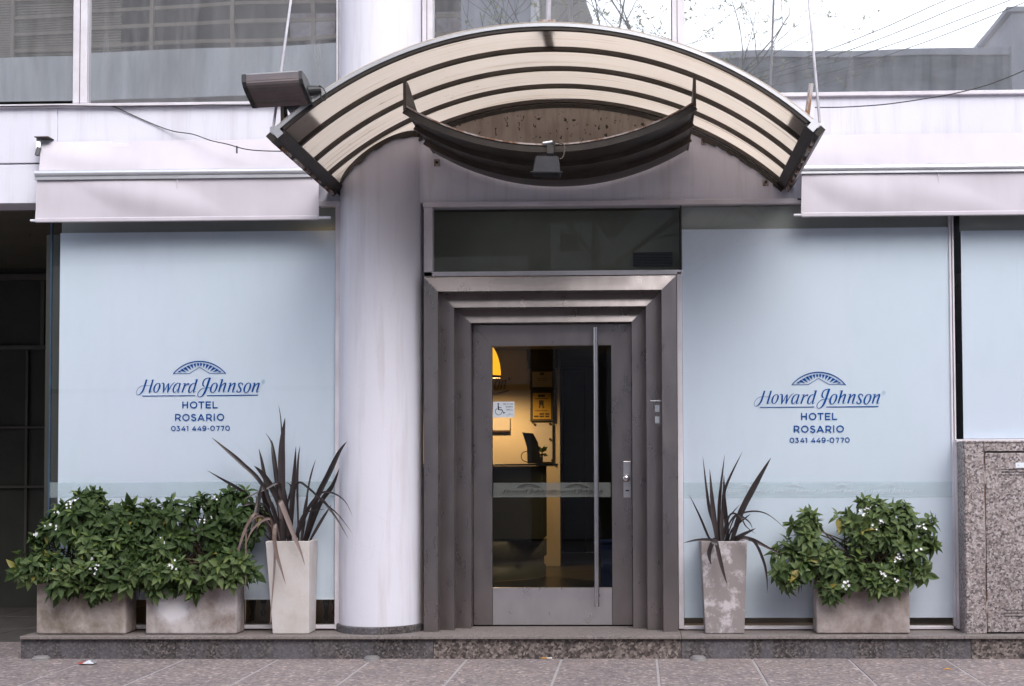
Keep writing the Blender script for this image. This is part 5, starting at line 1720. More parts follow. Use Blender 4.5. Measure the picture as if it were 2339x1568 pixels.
# ceiling downlights that glow through the right film
for (px, py, lab) in ((1625, 714, 'lit ceiling downlight glowing through the right frosted window, the upper of the two ovals'), (1610, 745.5, 'lit ceiling downlight glowing through the right frosted window, the lower of the two ovals')):
    d = rot @ Vector(((px - PPX) / F, -(py - PPY) / F, -1.0))
    s = (zc - 0.01 - CAM.z) / d.z
    p = CAM + d * s
    t = thing('downlight', lab, 'downlight', p, 'lobby ceiling downlights')
    MB().lathe(tuple(p), [(0.0, -0.004), (0.075, -0.004)], 20).build('lens', 'downlight', t)
    ld = bpy.data.lights.new('downlight_beam', 'SPOT')
    ld.energy = 16
    ld.color = (1.0, 0.74, 0.48)
    ld.spot_size = R(130)
    ld.shadow_soft_size = 0.07
    lo = bpy.data.objects.new('downlight_beam', ld)
    C.objects.link(lo)
    lo.parent = t
    lo.location = (0, 0, -0.02)
    MB().lathe(tuple(p), [(0.078, -0.006), (0.095, -0.006), (0.097, 0.008)], 20).build('trim', 'frame', t)
for i, px in enumerate((1579, 1601, 1623)):
    d = rot @ Vector(((px - PPX) / F, -(778 - PPY) / F, -1.0))
    p = CAM + d * 17.0
    t = thing('wall_lamp', ('leftmost', 'middle', 'rightmost')[i] + ' of three small lit lamps glowing in a row through the right film', 'lamp', p, 'row of small lobby lamps')
    MB().lathe(tuple(p), [(0.0, 0.05), (0.03, 0.04), (0.024, -0.05), (0.0, -0.06)], 12).build('bulb', 'downlight', t, smooth=True)
    MB().tube([p + Vector((0, 0, 0.05)), (p.x, p.y, zc)], 0.006, 6).build('flex', 'black', t)

# ------------------------------------------------------------------ planters
def box_planter(px0, px1, py_t, py_b, Yf, depth, mat, label, rot_=0.0):
    a, b_ = at(px0, (py_t + py_b) / 2, Yf), at(px1, (py_t + py_b) / 2, Yf)
    zt = at((px0 + px1) / 2, py_t, Yf).z
    t = thing('box_planter', label, 'planter', ((a.x + b_.x) / 2, Yf + depth / 2, STEP_Z), 'square concrete planter boxes')
    wth = 0.03
    x0, x1, y0, y1 = a.x, b_.x, Yf, Yf + depth
    mb = MB()
    z0 = STEP_Z + 0.004
    o_ = [(x0, y0), (x1, y0), (x1, y1), (x0, y1)]
    i_ = [(x0 + wth, y0 + wth), (x1 - wth, y0 + wth), (x1 - wth, y1 - wth), (x0 + wth, y1 - wth)]
    v = [(x, y, z0) for x, y in o_] + [(x, y, zt) for x, y in o_] + [(x, y, zt) for x, y in i_] + [(x, y, zt - 0.09) for x, y in i_]
    f = [(3, 2, 1, 0)]
    for k in range(4):
        k2 = (k + 1) % 4
        f += [(k, k2, k2 + 4, k + 4), (k + 4, k2 + 4, k2 + 8, k + 8), (k + 8, k2 + 8, k2 + 12, k + 12)]
    f.append((12, 13, 14, 15))
    mb.add(v, f).build('box', mat, t, bevel=0.012, segs=3)
    MB().box(x0 + wth + 0.002, x1 - wth - 0.002, y0 + wth + 0.002, y1 - wth - 0.002, zt - 0.06, zt - 0.04).build('soil', 'soil', t)
    return t, zt
box_planter(83, 287, 1313, 1447, -0.262, 0.22, 'planter_a', 'stained beige planter box at the far end of the step by the passage')
box_planter(333, 541, 1306, 1447, -0.262, 0.20, 'planter_b', 'grey planter box with a white blotch beside the tall white pot')
box_planter(1865, 2078, 1300, 1447, -0.262, 0.22, 'planter_c', 'brownish grey planter box under the shrub near the granite cabinet')
def tall_planter(tx0, tx1, ty, bx0, bx1, by, Yf, dt, db, mat, label):
    a, b_ = at(tx0, ty, Yf), at(tx1, ty, Yf)
    c, d = at(bx0, by, Yf), at(bx1, by, Yf)
    t = thing('tall_planter', label, 'planter', ((c.x + d.x) / 2, Yf + dt / 2, STEP_Z), 'tall tapered planters')
    z0, zt = STEP_Z + 0.003, a.z
    e = (dt - db) / 2
    ob = [(c.x, Yf + e), (d.x, Yf + e), (d.x, Yf + e + db), (c.x, Yf + e + db)]
    ot = [(a.x, Yf), (b_.x, Yf), (b_.x, Yf + dt), (a.x, Yf + dt)]
    w = 0.025
    it = [(a.x + w, Yf + w), (b_.x - w, Yf + w), (b_.x - w, Yf + dt - w), (a.x + w, Yf + dt - w)]
    v = [(x, y, z0) for x, y in ob] + [(x, y, zt) for x, y in ot] + [(x, y, zt) for x, y in it] + [(x, y, zt - 0.07) for x, y in it]
    f = [(3, 2, 1, 0)]
    for k in range(4):
        k2 = (k + 1) % 4
        f += [(k, k2, k2 + 4, k + 4), (k + 4, k2 + 4, k2 + 8, k + 8), (k + 8, k2 + 8, k2 + 12, k + 12)]
    f.append((12, 13, 14, 15))
    MB().add(v, f).build('pot', mat, t, bevel=0.006, segs=2)
    MB().box(a.x + w + 0.002, b_.x - w - 0.002, Yf + w + 0.002, Yf + dt - w - 0.002, zt - 0.045, zt - 0.03).build('soil', 'soil', t)
    return zt
tall_planter(606, 706, 1237, 620, 703, 1449, -0.275, 0.27, 0.21, 'planter_white', 'tall clean white tapered pot beside the round column')
tall_planter(1601, 1707, 1237, 1612, 1701, 1449, -0.275, 0.27, 0.21, 'planter_worn', 'tall worn tapered pot with flaking grey patches right of the door')

# ------------------------------------------------------------------ shrubs: every leaf a folded pointed blade
def leaf_mesh(name, mat, wid, droop, fold):
    prof = [(0.0, 0.02), (0.16, 0.55), (0.36, 1.0), (0.60, 0.82), (0.82, 0.38), (1.0, 0.0)]
    v, f = [], []
    for (t, w) in prof:
        y = t
        z = -droop * t * t
        hw_ = w * wid / 2
        v += [(-hw_, y, z + fold * hw_), (0, y, z), (hw_, y, z + fold * hw_)]
    for i in range(len(prof) - 1):
        a = 3 * i
        f += [(a, a + 1, a + 4, a + 3), (a + 1, a + 2, a + 5, a + 4)]
    me = bpy.data.meshes.new(name)
    me.from_pydata(v, [], f)
    for p in me.polygons:
        p.use_smooth = True
    me.materials.append(M[mat])
    return me
LEAVES = [leaf_mesh('leaf_a', 'leaf', 0.47, 0.22, 0.45), leaf_mesh('leaf_b', 'leaf', 0.53, 0.34, 0.35), leaf_mesh('leaf_c', 'leaf', 0.43, 0.12, 0.5)]
OLD = leaf_mesh('leaf_e', 'leaf_old', 0.46, 0.4, 0.3)
YOUNG = leaf_mesh('leaf_d', 'leaf_young', 0.36, 0.1, 0.7)
def petal_mb(mb, c, r):
    """a little head of four or five petalled flowers"""
    for k in range(random.randint(3, 5)):
        p = c + Vector((random.uniform(-1, 1), random.uniform(-0.6, 0.2), random.uniform(-1, 1))) * r
        n = Vector((random.uniform(-0.5, 0.5), -1, random.uniform(0.0, 0.8))).normalized()
        s = n.cross(Vector((0, 0, 1))).normalized()
        u = s.cross(n)
        rr = r * random.uniform(0.42, 0.6)
        pts = []
        for j in range(10):
            a = 2 * math.pi * j / 10
            q = rr * (1.0 if j % 2 == 0 else 0.55)
            pts.append(p + (s * math.cos(a) + u * math.sin(a)) * q)
        base = len(mb.v)
        mb.v += [p - n * 0.004] + pts
        mb.f += [(base, base + 1 + j, base + 1 + (j + 1) % 10) for j in range(10)]

def shrub(label, blobs, roots, n_ros, flowers, holes=(), seed=1, spread=1.0):
    """blobs: (px, py, rx, ry) lobes of the crown outline, roots: picture points where stems leave the soil"""
    rnd = random.Random(seed)
    base = at(roots[0][0], roots[0][1], -0.16)
    root = thing('flowering_shrub', label, 'shrub', base, 'flowering shrubs in the planter boxes')
    bl = []
    for (px, py, rx, ry) in blobs:
        c = at(px, py, -0.20 - 0.12 * min(1, max(0, (py - 1215) / 95)))
        bl.append((c, rx / 300 * spread, ry / 300 * spread))
    tot = sum(b_[1] * b_[2] for b_ in bl)
    ros = []
    for (c, rx, ry) in bl:
        k = max(3, int(n_ros * rx * ry / tot))
        for _ in range(k):
            # a point on the lobe's shell, mostly the side facing the street
            for _try in range(20):
                th = rnd.uniform(0, 2 * math.pi)
                cy = rnd.uniform(-1.0, 0.35)
                s = math.sqrt(max(0, 1 - cy * cy))
                d = Vector((s * math.cos(th), cy, s * math.sin(th)))
                if d.z < -0.75 and rnd.random() < 0.6:
                    continue
                break
            rad = rnd.uniform(0.62, 1.08)
            dp = min(0.20, 0.85 * (rx + ry) / 2)
            p = c + Vector((d.x * rx * rad, d.y * dp * rad, d.z * ry * rad))
            if p.y > -0.035:
                p.y = -0.035 - rnd.random() * 0.05
            skip = False
            for (hx, hy, hr) in holes:
                h = at(hx, hy, p.y)
                if math.hypot(p.x - h.x, p.z - h.z) < hr / 300:
                    skip = True
            if skip:
                continue
            ax = (d + Vector((0, -0.42, 0.70)) + Vector((rnd.uniform(-.35, .35), rnd.uniform(-.35, .35), rnd.uniform(-.35, .35)))).normalized()
            ros.append((p, ax))
    leaves = []
    for (p, ax) in ros:
        s = ax.cross(Vector((0, 0, 1)))
        if s.length < 0.05:
            s = Vector((1, 0, 0))
        s.normalize()
        u = ax.cross(s).normalized()
        big = rnd.uniform(0.8, 1.2)
        n = rnd.randint(8, 12)
        a0 = rnd.uniform(0, 6.28)
        for i in range(n):
            t = i / n
            ang = a0 + i * 2.4
            pol = R(30) + R(72) * (1 - t) + R(rnd.uniform(-14, 14))
            d = ax * math.cos(pol) + (s * math.cos(ang) + u * math.sin(ang)) * math.sin(pol)
            d.z -= 0.48 * (1 - t)
            d.normalize()
            ln = (0.046 + 0.060 * (1 - t) ** 0.7) * big * rnd.uniform(0.85, 1.15)
            up = ax - d * ax.dot(d)
            if up.length < 0.05:
                up = Vector((0, 0, 1))
            up.normalize()
            up = (up + Vector((rnd.uniform(-.3, .3), rnd.uniform(-.3, .3), rnd.uniform(-.3, .3)))).normalized()
            x = d.cross(up).normalized()
            z = x.cross(d).normalized()
            org = p - ax * 0.030 * (1 - t) + d * 0.004
            m4 = Matrix(((x.x, d.x, z.x, org.x), (x.y, d.y, z.y, org.y), (x.z, d.z, z.z, org.z), (0, 0, 0, 1))) @ Matrix.Scale(ln, 4)
            young = t > 0.82 and rnd.random() < 0.6 or rnd.random() < 0.02
            leaves.append((org.y - (0.02 if ln > 0.06 else 0) - ln * 0.5, m4, YOUNG if young else (OLD if rnd.random() < 0.012 else rnd.choice(LEAVES))))
    leaves.sort(key=lambda q: q[0])
    inv = Matrix.Translation(-base)
    for (_, m4, me) in leaves[:300]:
        o = bpy.data.objects.new('leaf', me)
        C.objects.link(o)
        o.parent = root
        o.matrix_local = inv @ m4
    by = {}
    for (_, m4, me) in leaves[300:]:
        mb = by.setdefault(me.materials[0].name, MB())
        mb.add([m4 @ v.co for v in me.vertices], [tuple(p.vertices) for p in me.polygons])
    for nm, mb in by.items():
        mb.build('foliage', bpy.data.materials[nm], root, smooth=True, kind='stuff')
    # stems from the soil to the rosettes
    mb = MB()
    for k, (p, ax) in enumerate(ros):
        if k % 2:
            continue
        rt = rnd.choice(roots)
        g = at(rt[0] + rnd.uniform(-15, 15), rt[1], -0.16)
        mid = (g + p) / 2 + Vector((rnd.uniform(-.03, .03), rnd.uniform(0.0, .06), rnd.uniform(-.02, .04)))
        mid.y = min(mid.y, -0.05)
        pts = smooth_path([tuple(g), tuple(mid), tuple(p - ax * 0.04), tuple(p)], 3)
        mb.tube([Vector(q) for q in pts], [0.0065 - 0.004 * i / (len(pts) - 1) for i in range(len(pts))], 5, cap=False)
    mb.build('branches', 'stem', root, smooth=True)
    for (px, py, r) in flowers:
        c = at(px, py, -0.42)
        # sit on the front-most leaves near that sight line
        best = min((l[1].translation for l in leaves), key=lambda q: (at(px, py, q.y) - q).length + (q.y + 0.5) * 0.15)
        c = at(px, py, best.y - 0.045)
        mb = MB()
        petal_mb(mb, c, r / 300)
        mb.build('flower_cluster', 'petal', root)
    return root

shrub('leafy white flowering shrub spilling from the stained box beside the passage',
      [(195, 1160, 55, 38), (150, 1195, 55, 45), (250, 1190, 60, 45), (110, 1225, 30, 35), (70, 1290, 38, 34), (115, 1270, 30, 30), (215, 1240, 60, 45), (160, 1305, 60, 40), (235, 1305, 60, 40), (285, 1270, 42, 55), (225, 1335, 45, 20), (145, 1335, 34, 30), (270, 1330, 42, 26), (110, 1310, 30, 22), (290, 1200, 40, 50), (312, 1225, 32, 45), (60, 1305, 16, 18), (38, 1298, 12, 14), (205, 1130, 24, 12), (300, 1152, 20, 12), (218, 1352, 14, 10), (128, 1348, 16, 12), (85, 1240, 14, 18)],
      [(150, 1312), (220, 1312), (200, 1312)], 215,
      [(168, 1146, 7), (158, 1155, 6), (130, 1170, 6), (131, 1190, 6), (122, 1205, 8), (140, 1197, 6), (79, 1219, 8), (104, 1205, 4), (213, 1273, 7), (206, 1280, 6), (255, 1200, 8), (131, 1303, 6), (212, 1306, 6), (222, 1296, 5), (256, 1330, 5), (266, 1331, 6), (124, 1298, 4)],
      [(158, 1252, 22)], 3)
shrub('dense white flowering shrub in the grey box next to the dark flax',
      [(345, 1195, 50, 50), (410, 1185, 55, 48), (470, 1175, 50, 45), (530, 1160, 52, 40), (560, 1195, 35, 50), (365, 1250, 50, 40), (420, 1235, 45, 30), (490, 1215, 50, 40), (350, 1300, 45, 38), (400, 1308, 48, 34), (440, 1322, 40, 28), (510, 1285, 55, 38), (545, 1290, 38, 40), (490, 1315, 45, 28), (350, 1325, 36, 24), (540, 1325, 26, 22), (318, 1240, 30, 45), (305, 1300, 24, 30), (545, 1130, 26, 12), (590, 1180, 12, 22), (332, 1162, 24, 12), (355, 1345, 20, 10), (572, 1310, 14, 20), (432, 1345, 20, 8), (400, 1150, 20, 10)],
      [(400, 1306), (450, 1306), (490, 1306)], 205,
      [(393, 1163, 8), (462, 1189, 6), (461, 1155, 5), (493, 1138, 5), (419, 1166, 4), (372, 1237, 5), (367, 1232, 4), (391, 1288, 8), (396, 1296, 6), (388, 1298, 5), (483, 1182, 4)],
      [(455, 1262, 20), (423, 1260, 12)], 5)
shrub('rounded white flowering shrub with two lobes in the planter near the granite cabinet',
      [(1838, 1205, 38, 34), (1830, 1240, 45, 32), (1792, 1258, 28, 28), (1860, 1260, 45, 38), (1822, 1300, 50, 30), (1808, 1322, 34, 24), (1972, 1180, 62, 38), (2010, 1165, 45, 25), (2055, 1195, 50, 42), (2090, 1230, 36, 38), (1935, 1205, 38, 35), (1990, 1230, 60, 40), (2050, 1250, 50, 45), (2088, 1275, 28, 45), (1905, 1290, 48, 36), (1950, 1300, 45, 32), (2010, 1310, 50, 30), (2060, 1310, 40, 30), (1905, 1335, 34, 30), (1995, 1330, 45, 24), (1882, 1272, 40, 30), (1912, 1185, 16, 12), (2122, 1195, 14, 16), (2128, 1238, 12, 20), (2108, 1300, 18, 22), (1985, 1143, 26, 12), (2055, 1158, 24, 12), (1776, 1268, 16, 18), (1785, 1312, 22, 24), (1848, 1176, 18, 14), (1902, 1358, 18, 10), (2050, 1325, 40, 22), (1945, 1325, 36, 28)],
      [(1940, 1300), (1990, 1300), (2020, 1300)], 215,
      [(1969, 1169, 8), (2012, 1194, 8), (1996, 1205, 6), (2108, 1204, 7), (2100, 1202, 5), (2098, 1259, 7), (2057, 1272, 7), (2046, 1277, 6), (2064, 1280, 5), (2072, 1274, 4), (2014, 1309, 7), (2017, 1316, 6), (1916, 1310, 7), (1932, 1333, 7), (1929, 1341, 5), (2047, 1327, 5), (1774, 1276, 6), (1984, 1160, 4), (1977, 1162, 4)],
      [(1930, 1245, 16), (2040, 1295, 9), (1900, 1208, 30), (1892, 1185, 22)], 11, 0.85)

# ------------------------------------------------------------------ flax
def flax(label, blades, root_px, seed):
    rnd = random.Random(seed)
    base = at(root_px[0], root_px[1], -0.14)
    root = thing('flax_plant', label, 'plant', base, 'dark flax plants in the tall pots')
    for (pts, wpx, mat, y1) in blades:
        y0 = -0.14 + rnd.uniform(-0.05, 0.05)
        path = smooth_path([(p[0], p[1]) for p in pts], 6)
        m = len(path)
        mb = MB()
        tw = rnd.uniform(-0.5, 0.5)
        for i, (px, py) in enumerate(path):
            t = i / (m - 1)
            hang = path[-1][1] > root_px[1] + 12
            yy = y0 + (y1 - y0) * (min(1.0, t * 3.0) if hang else t)
            p = at(px, py, yy)
            a, b_ = path[max(i - 1, 0)], path[min(i + 1, m - 1)]
            dx, dy = b_[0] - a[0], -(b_[1] - a[1])
            l = math.hypot(dx, dy) or 1
            w = wpx / 300 * (0.62 + 0.38 * min(1, t * 3)) * (1.0 if t < 0.55 else max(0.04, 1 - ((t - 0.55) / 0.45) ** 1.4))
            nrm = Vector((-dy / l, 0.0, dx / l))
            roll = tw * t
            nrm = nrm * math.cos(roll) + Vector((0, math.sin(roll), 0))
            fold = Vector((0, 0.25 * w, 0))
            mb.v += [p - nrm * w / 2, p + fold, p + nrm * w / 2]
        for i in range(m - 1):
            a = 3 * i
            mb.f += [(a, a + 1, a + 4, a + 3), (a + 1, a + 2, a + 5, a + 4)]
        mb.build('blade', mat, root, smooth=True)
    return root
def fa(pts):
    return [((820 + u / 2.6127) / 1.75119, (1600 + v / 2.6127) / 1.75119) for u, v in pts]
k1 = 1 / 2.6127 / 1.75119
FL = [
 ([(815, 1475), (803, 1000), (803, 500), (836, 190)], 74, 'flax', -0.16), ([(800, 1475), (755, 900), (715, 560), (695, 418)], 48, 'flax', -0.10),
 ([(760, 900), (720, 600), (690, 440), (630, 345)], 18, 'flax', -0.10), ([(815, 1400), (812, 700), (795, 240), (768, 50)], 16, 'flax', -0.12),
 ([(880, 1475), (765, 1060), (620, 800), (514, 690)], 62, 'flax', -0.30), ([(690, 1475), (650, 1000), (605, 700), (563, 510)], 40, 'flax', -0.12),
 ([(760, 1300), (600, 890), (380, 660), (220, 520), (68, 393)], 44, 'flax', -0.22), ([(720, 1450), (480, 1050), (340, 925), (170, 825), (22, 738)], 34, 'flax', -0.30),
 ([(890, 1475), (905, 1150), (932, 800), (950, 488)], 56, 'flax', -0.10), ([(980, 1475), (965, 950), (972, 650), (994, 478)], 24, 'flax', -0.14),
 ([(1000, 1475), (1075, 950), (1115, 760), (1158, 622)], 20, 'flax', -0.12), ([(1040, 1475), (1160, 1050), (1290, 780), (1400, 550), (1481, 437)], 60, 'flax', -0.24),
 ([(1060, 1475), (1200, 1090), (1330, 900), (1405, 715)], 48, 'flax', -0.12), ([(1095, 1475), (1200, 1290), (1322, 1093)], 32, 'flax', -0.22),
 ([(960, 1350), (1060, 1190), (1150, 1040), (1240, 965), (1360, 985), (1470, 1070), (1545, 1225)], 20, 'flax', -0.36), ([(900, 1475), (920, 1050), (975, 868), (1090, 930), (1250, 1080), (1400, 1210), (1542, 1398)], 24, 'flax', -0.38),
 ([(1050, 1475), (1120, 1150), (1200, 1030), (1310, 1150), (1400, 1280), (1502, 1458)], 26, 'flax', -0.36), ([(800, 1300), (782, 1080), (800, 1090), (860, 1240), (930, 1420), (1000, 1590), (1045, 1735)], 52, 'flax_dry', -0.36),
 ([(730, 1475), (715, 1400), (683, 1250), (600, 1265), (510, 1340), (450, 1450), (418, 1565)], 24, 'flax_dry', -0.36), ([(748, 1470), (735, 1300), (725, 1450), (745, 1600), (790, 1750), (845, 1935)], 40, 'flax_dry', -0.36),
 ([(690, 1475), (560, 1330)], 20, 'flax', -0.2), ([(700, 1475), (640, 1150), (590, 960), (545, 1120), (500, 1300), (470, 1420)], 46, 'flax', -0.37),
 ([(770, 1475), (690, 1080), (596, 900), (560, 1100), (545, 1300), (515, 1548)], 26, 'flax', -0.30), ([(800, 1400), (790, 1000), (766, 872), (640, 930), (480, 1000), (390, 1052)], 28, 'flax', -0.32),
 ([(640, 1300), (530, 1190), (430, 1330), (350, 1565), (318, 1700)], 28, 'flax_dry', -0.38), ([(700, 1475), (620, 1200), (500, 1090), (390, 1110)], 46, 'flax', -0.30),
 ([(760, 1475), (700, 1250), (640, 1100), (560, 1085)], 24, 'flax', -0.24), ([(840, 1475), (850, 1150), (900, 920), (845, 862)], 22, 'flax', -0.10), ([(940, 1475), (1060, 1180), (1160, 1000)], 38, 'flax', -0.22),
 ([(930, 1475), (1000, 1250), (1080, 1170), (1255, 1142)], 20, 'flax', -0.28), ([(870, 1475), (860, 1200), (840, 930)], 44, 'flax', -0.22), ([(1010, 1475), (1040, 1200), (1080, 930)], 40, 'flax', -0.12),
 ([(770, 1475), (740, 1250), (700, 1060)], 48, 'flax', -0.2), ([(780, 1475), (720, 1300), (650, 1120), (560, 1100)], 30, 'flax', -0.16),
]
blades = [(fa(p), w * k1, m, y) for (p, w, m, y) in FL]
blades.append(([(640, 1237), (600, 1180), (566, 1200), (562, 1240), (561, 1340), (561, 1432)], 4, 'flax_dry', -0.37))
blades.append(([(640, 1238), (632, 1200), (628, 1215), (627, 1293), (621, 1370), (616, 1445)], 5.5, 'flax_dry', -0.32))
flax('large dark purple flax with dry hanging blades in the clean white pot', blades, (668, 1238), 4)
def fb2(pts):
    return [((2696 + u / 1.668) / 1.75119, (1806 + v / 1.668) / 1.75119) for u, v in pts]
k2 = 1 / 1.668 / 1.75119
FR = [([(250, 600), (225, 560), (170, 430), (98, 283)], 15, 'flax', -0.16), ([(285, 600), (265, 480), (230, 350), (192, 35)], 24, 'flax', -0.12), ([(290, 600), (275, 500), (255, 330), (238, 118)], 32, 'flax', -0.2),
 ([(300, 600), (300, 450), (308, 280), (338, 22)], 24, 'flax', -0.12), ([(358, 600), (350, 480), (335, 330), (333, 158)], 30, 'flax', -0.2), ([(310, 600), (325, 400), (345, 240), (456, 3)], 22, 'flax', -0.14),
 ([(385, 600), (450, 400), (555, 200), (647, 43)], 40, 'flax', -0.2), ([(320, 600), (318, 480), (322, 368)], 28, 'flax', -0.16), ([(330, 600), (345, 470), (390, 410), (441, 353)], 11, 'flax', -0.18),
 ([(345, 600), (400, 450), (450, 415), (545, 400), (640, 430), (772, 543)], 11, 'flax', -0.37), ([(360, 600), (390, 520), (470, 450), (512, 418)], 14, 'flax', -0.2), ([(370, 600), (450, 560), (546, 514)], 24, 'flax', -0.22),
 ([(400, 600), (440, 575), (520, 590), (620, 640), (722, 692)], 26, 'flax', -0.36), ([(420, 600), (460, 580), (540, 610), (600, 740), (620, 850), (622, 947)], 18, 'flax', -0.38),
 ([(290, 600), (268, 590), (238, 660), (236, 710), (250, 760)], 28, 'flax', -0.37), ([(290, 605), (280, 590), (300, 690), (330, 810), (356, 890)], 26, 'flax', -0.37),
 ([(290, 605), (250, 590), (150, 592), (60, 613)], 17, 'flax', -0.32), ([(340, 600), (370, 480), (430, 420), (480, 500), (546, 552)], 12, 'flax', -0.3), ([(330, 600), (370, 430), (430, 425), (500, 470), (525, 520)], 12, 'flax', -0.3)]
flax('sparse dark flax with thin upright blades in the worn pot', [(fb2(p), w * k2, m, y) for (p, w, m, y) in FR], (1655, 1238), 8)

# ------------------------------------------------------------------ small things on the pavement
for (px, py, rpx, lab, m) in ((108, 1504, 20, 'round grey metal cap on the pavement by the end of the step', 'grey_metal'), (855, 1504, 18, 'round flat metal cap on the pavement in front of the column', 'grey_metal'), (1591, 1497, 18, 'round tilted metal cap on the pavement right of the doorway', 'alu')):
    d = at(px, py, -0.4)
    s = (0.0 - CAM.z) / (d.z - CAM.z)
    p = CAM + (d - CAM) * s
    r = rpx / 308
    t = thing('pavement_cap', lab, 'metal cap', (p.x, p.y, 0), 'round metal caps at the foot of the step')
    p.y = min(p.y, YS - r - 0.01)
    MB().lathe((p.x, p.y, 0.0), [(r, 0.0), (r, 0.006), (r * 0.96, 0.010), (r * 0.99, 0.018), (r * 0.93, 0.022), (0.0, 0.022)], 28).build('rim', 'cap_metal', t)
    MB().lathe((p.x, p.y, 0.0222), [(r * 0.8, 0.0), (r * 0.78, 0.008), (0.0, 0.009)], 28).build('lid', 'cap_metal', t)
def ground_pt(px, py):
    d = at(px, py, -0.4)
    return CAM + (d - CAM) * ((0.003 - CAM.z) / (d.z - CAM.z))
p = ground_pt(1247, 1502); p.y = min(p.y, YS - 0.02)
t = thing('cigarette_end', 'orange tipped cigarette end lying against the foot of the step', 'cigarette', p)
MB().tube([p + Vector((-0.028, 0, 0.005)), p + Vector((0.012, 0.002, 0.005))], 0.005, 8).build('filter', 'orange', t)
MB().tube([p + Vector((0.0122, 0.002, 0.005)), p + Vector((0.05, 0.004, 0.005))], 0.0048, 8).build('paper', 'cigarette', t)
p = ground_pt(195, 1517)
t = thing('crumpled_wrapper', 'crumpled red and white wrapper on the pavement', 'litter', p)
MB().add([p + Vector(q) for q in ((-0.07, 0, 0.002), (-0.01, -0.03, 0.004), (0.0, 0.03, 0.02), (-0.03, 0.03, 0.012))], [(0, 1, 2), (0, 2, 3)]).build('flap', 'red', t)
MB().add([p + Vector(q) for q in ((-0.012, -0.03, 0.006), (0.07, -0.02, 0.004), (0.075, 0.03, 0.02), (0.0, 0.035, 0.024), (0.03, 0.0, 0.03))], [(0, 1, 4), (1, 2, 4), (2, 3, 4), (3, 0, 4)]).build('foil', 'alu', t)
p = ground_pt(2164, 1530)
tag(MB().add([p + Vector(q) for q in ((-0.03, 0, 0.002), (0, -0.014, 0.006), (0.035, 0.0, 0.004), (0.0, 0.014, 0.01))], [(0, 1, 2), (0, 2, 3)]).build('fallen_leaf', 'orange'), 'small orange fallen leaf on the pavement at the right', 'leaf')

# ------------------------------------------------------------------ across the street: what the upper windows mirror
def mir(px, py, dist):
    """mirror-image point at a virtual distance behind the glass, returned at its real place across the street"""
    p = at(px, py, dist)
    return Vector((p.x, -p.y + 0.08, p.z))
DV = 13.6
opp = thing('concrete_building', 'stained concrete building with brown screens mirrored in the left upper windows', 'building', (-9, -14, 0))
ang = R(5)
def ob(x0, x1, y0, y1, z0, z1):
    """block turned slightly about the building's right front corner"""
    piv = Vector((-2.2, -DV, 0))
    mb = MB().box(x0, x1, y0, y1, z0, z1)
    rm = Matrix.Rotation(ang, 3, 'Z')
    mb.v = [piv + rm @ (p - piv) for p in mb.v]
    return mb
XR = mir(1200, 60, DV).x
zp0, zp1 = mir(480, 196, DV).z, mir(480, 92, DV).z
ob(-22, XR, -DV - 9, -DV - 1.0, 0, 12.6).build('body', 'opp_dark', opp)
ob(-22, XR, -DV - 0.25, -DV, zp0, zp1).build('parapet', 'opp_concrete', opp)
ob(-22, XR, -DV - 1.0, -DV + 0.02, zp0 - 0.06, zp0 - 0.005).build('slab', 'opp_concrete', opp)
ob(-22, XR, -DV - 1.0, -DV + 0.02, zp1 + 3.1, 12.6).build('parapet', 'opp_concrete', opp)
ob(-22, XR, -DV - 0.25, -DV, 2.9, 5.2).build('parapet', 'opp_concrete', opp)
ob(XR - 1.3, XR, -DV - 1.0, -DV - 0.02, zp1 + 0.005, zp1 + 3.09).build('pier', 'opp_trim', opp)
ob(-22, XR, -DV - 0.3, -DV - 0.1, 0, 2.8).build('ground_wall', 'opp_trim', opp)
x = -12.0
k = 0
while x < XR - 1.5:
    ob(x, x + 0.07, -DV - 0.12, -DV - 0.05, zp1 + 0.003, zp1 + 3.0).build('screen_post', 'opp_screen', opp)
    ob(x + 0.75, x + 0.8, -DV - 0.2, -DV - 0.15, zp0 - 1.9, zp0 - 0.07).build('rail_post', 'opp_screen', opp)
    x += 1.55
    k += 1
for j in range(5):
    z = zp1 + 0.12 + j * 0.34
    ob(-12, XR - 1.35, -DV - 0.10, -DV - 0.07, z, z + 0.07).build('screen_rail', 'opp_screen', opp)
mb = MB()
for j in range(60):
    b_ = ob(-22, -9.5, -DV - 0.17, -DV - 0.14, zp1 + 0.02 + j * 0.05, zp1 + 0.05 + j * 0.05)
    mb.add(b_.v, b_.f)
mb.build('louvre', 'opp_screen', opp, kind='stuff')
ob(-22, XR, -DV - 0.20, -DV - 0.17, zp0 - 0.20, zp0 - 0.16).build('rail', 'opp_screen', opp)
ob(-22, XR, -DV - 0.20, -DV - 0.17, zp0 - 1.3, zp0 - 1.26).build('rail', 'opp_screen', opp)
for (a, b_, z0, h, m) in ((-6.4, -5.5, 0.3, 0.5, 'cloth_pink'), (-5.2, -4.9, 0.2, 0.7, 'cloth_pink'), (-4.7, -4.2, 0.3, 0.55, 'petal'), (-3.9, -3.4, 0.25, 0.5, 'cloth_pink')):
    ob(a, b_, -DV - 0.62, -DV - 0.6, zp1 + z0, zp1 + z0 + h).build('washing', m, opp)
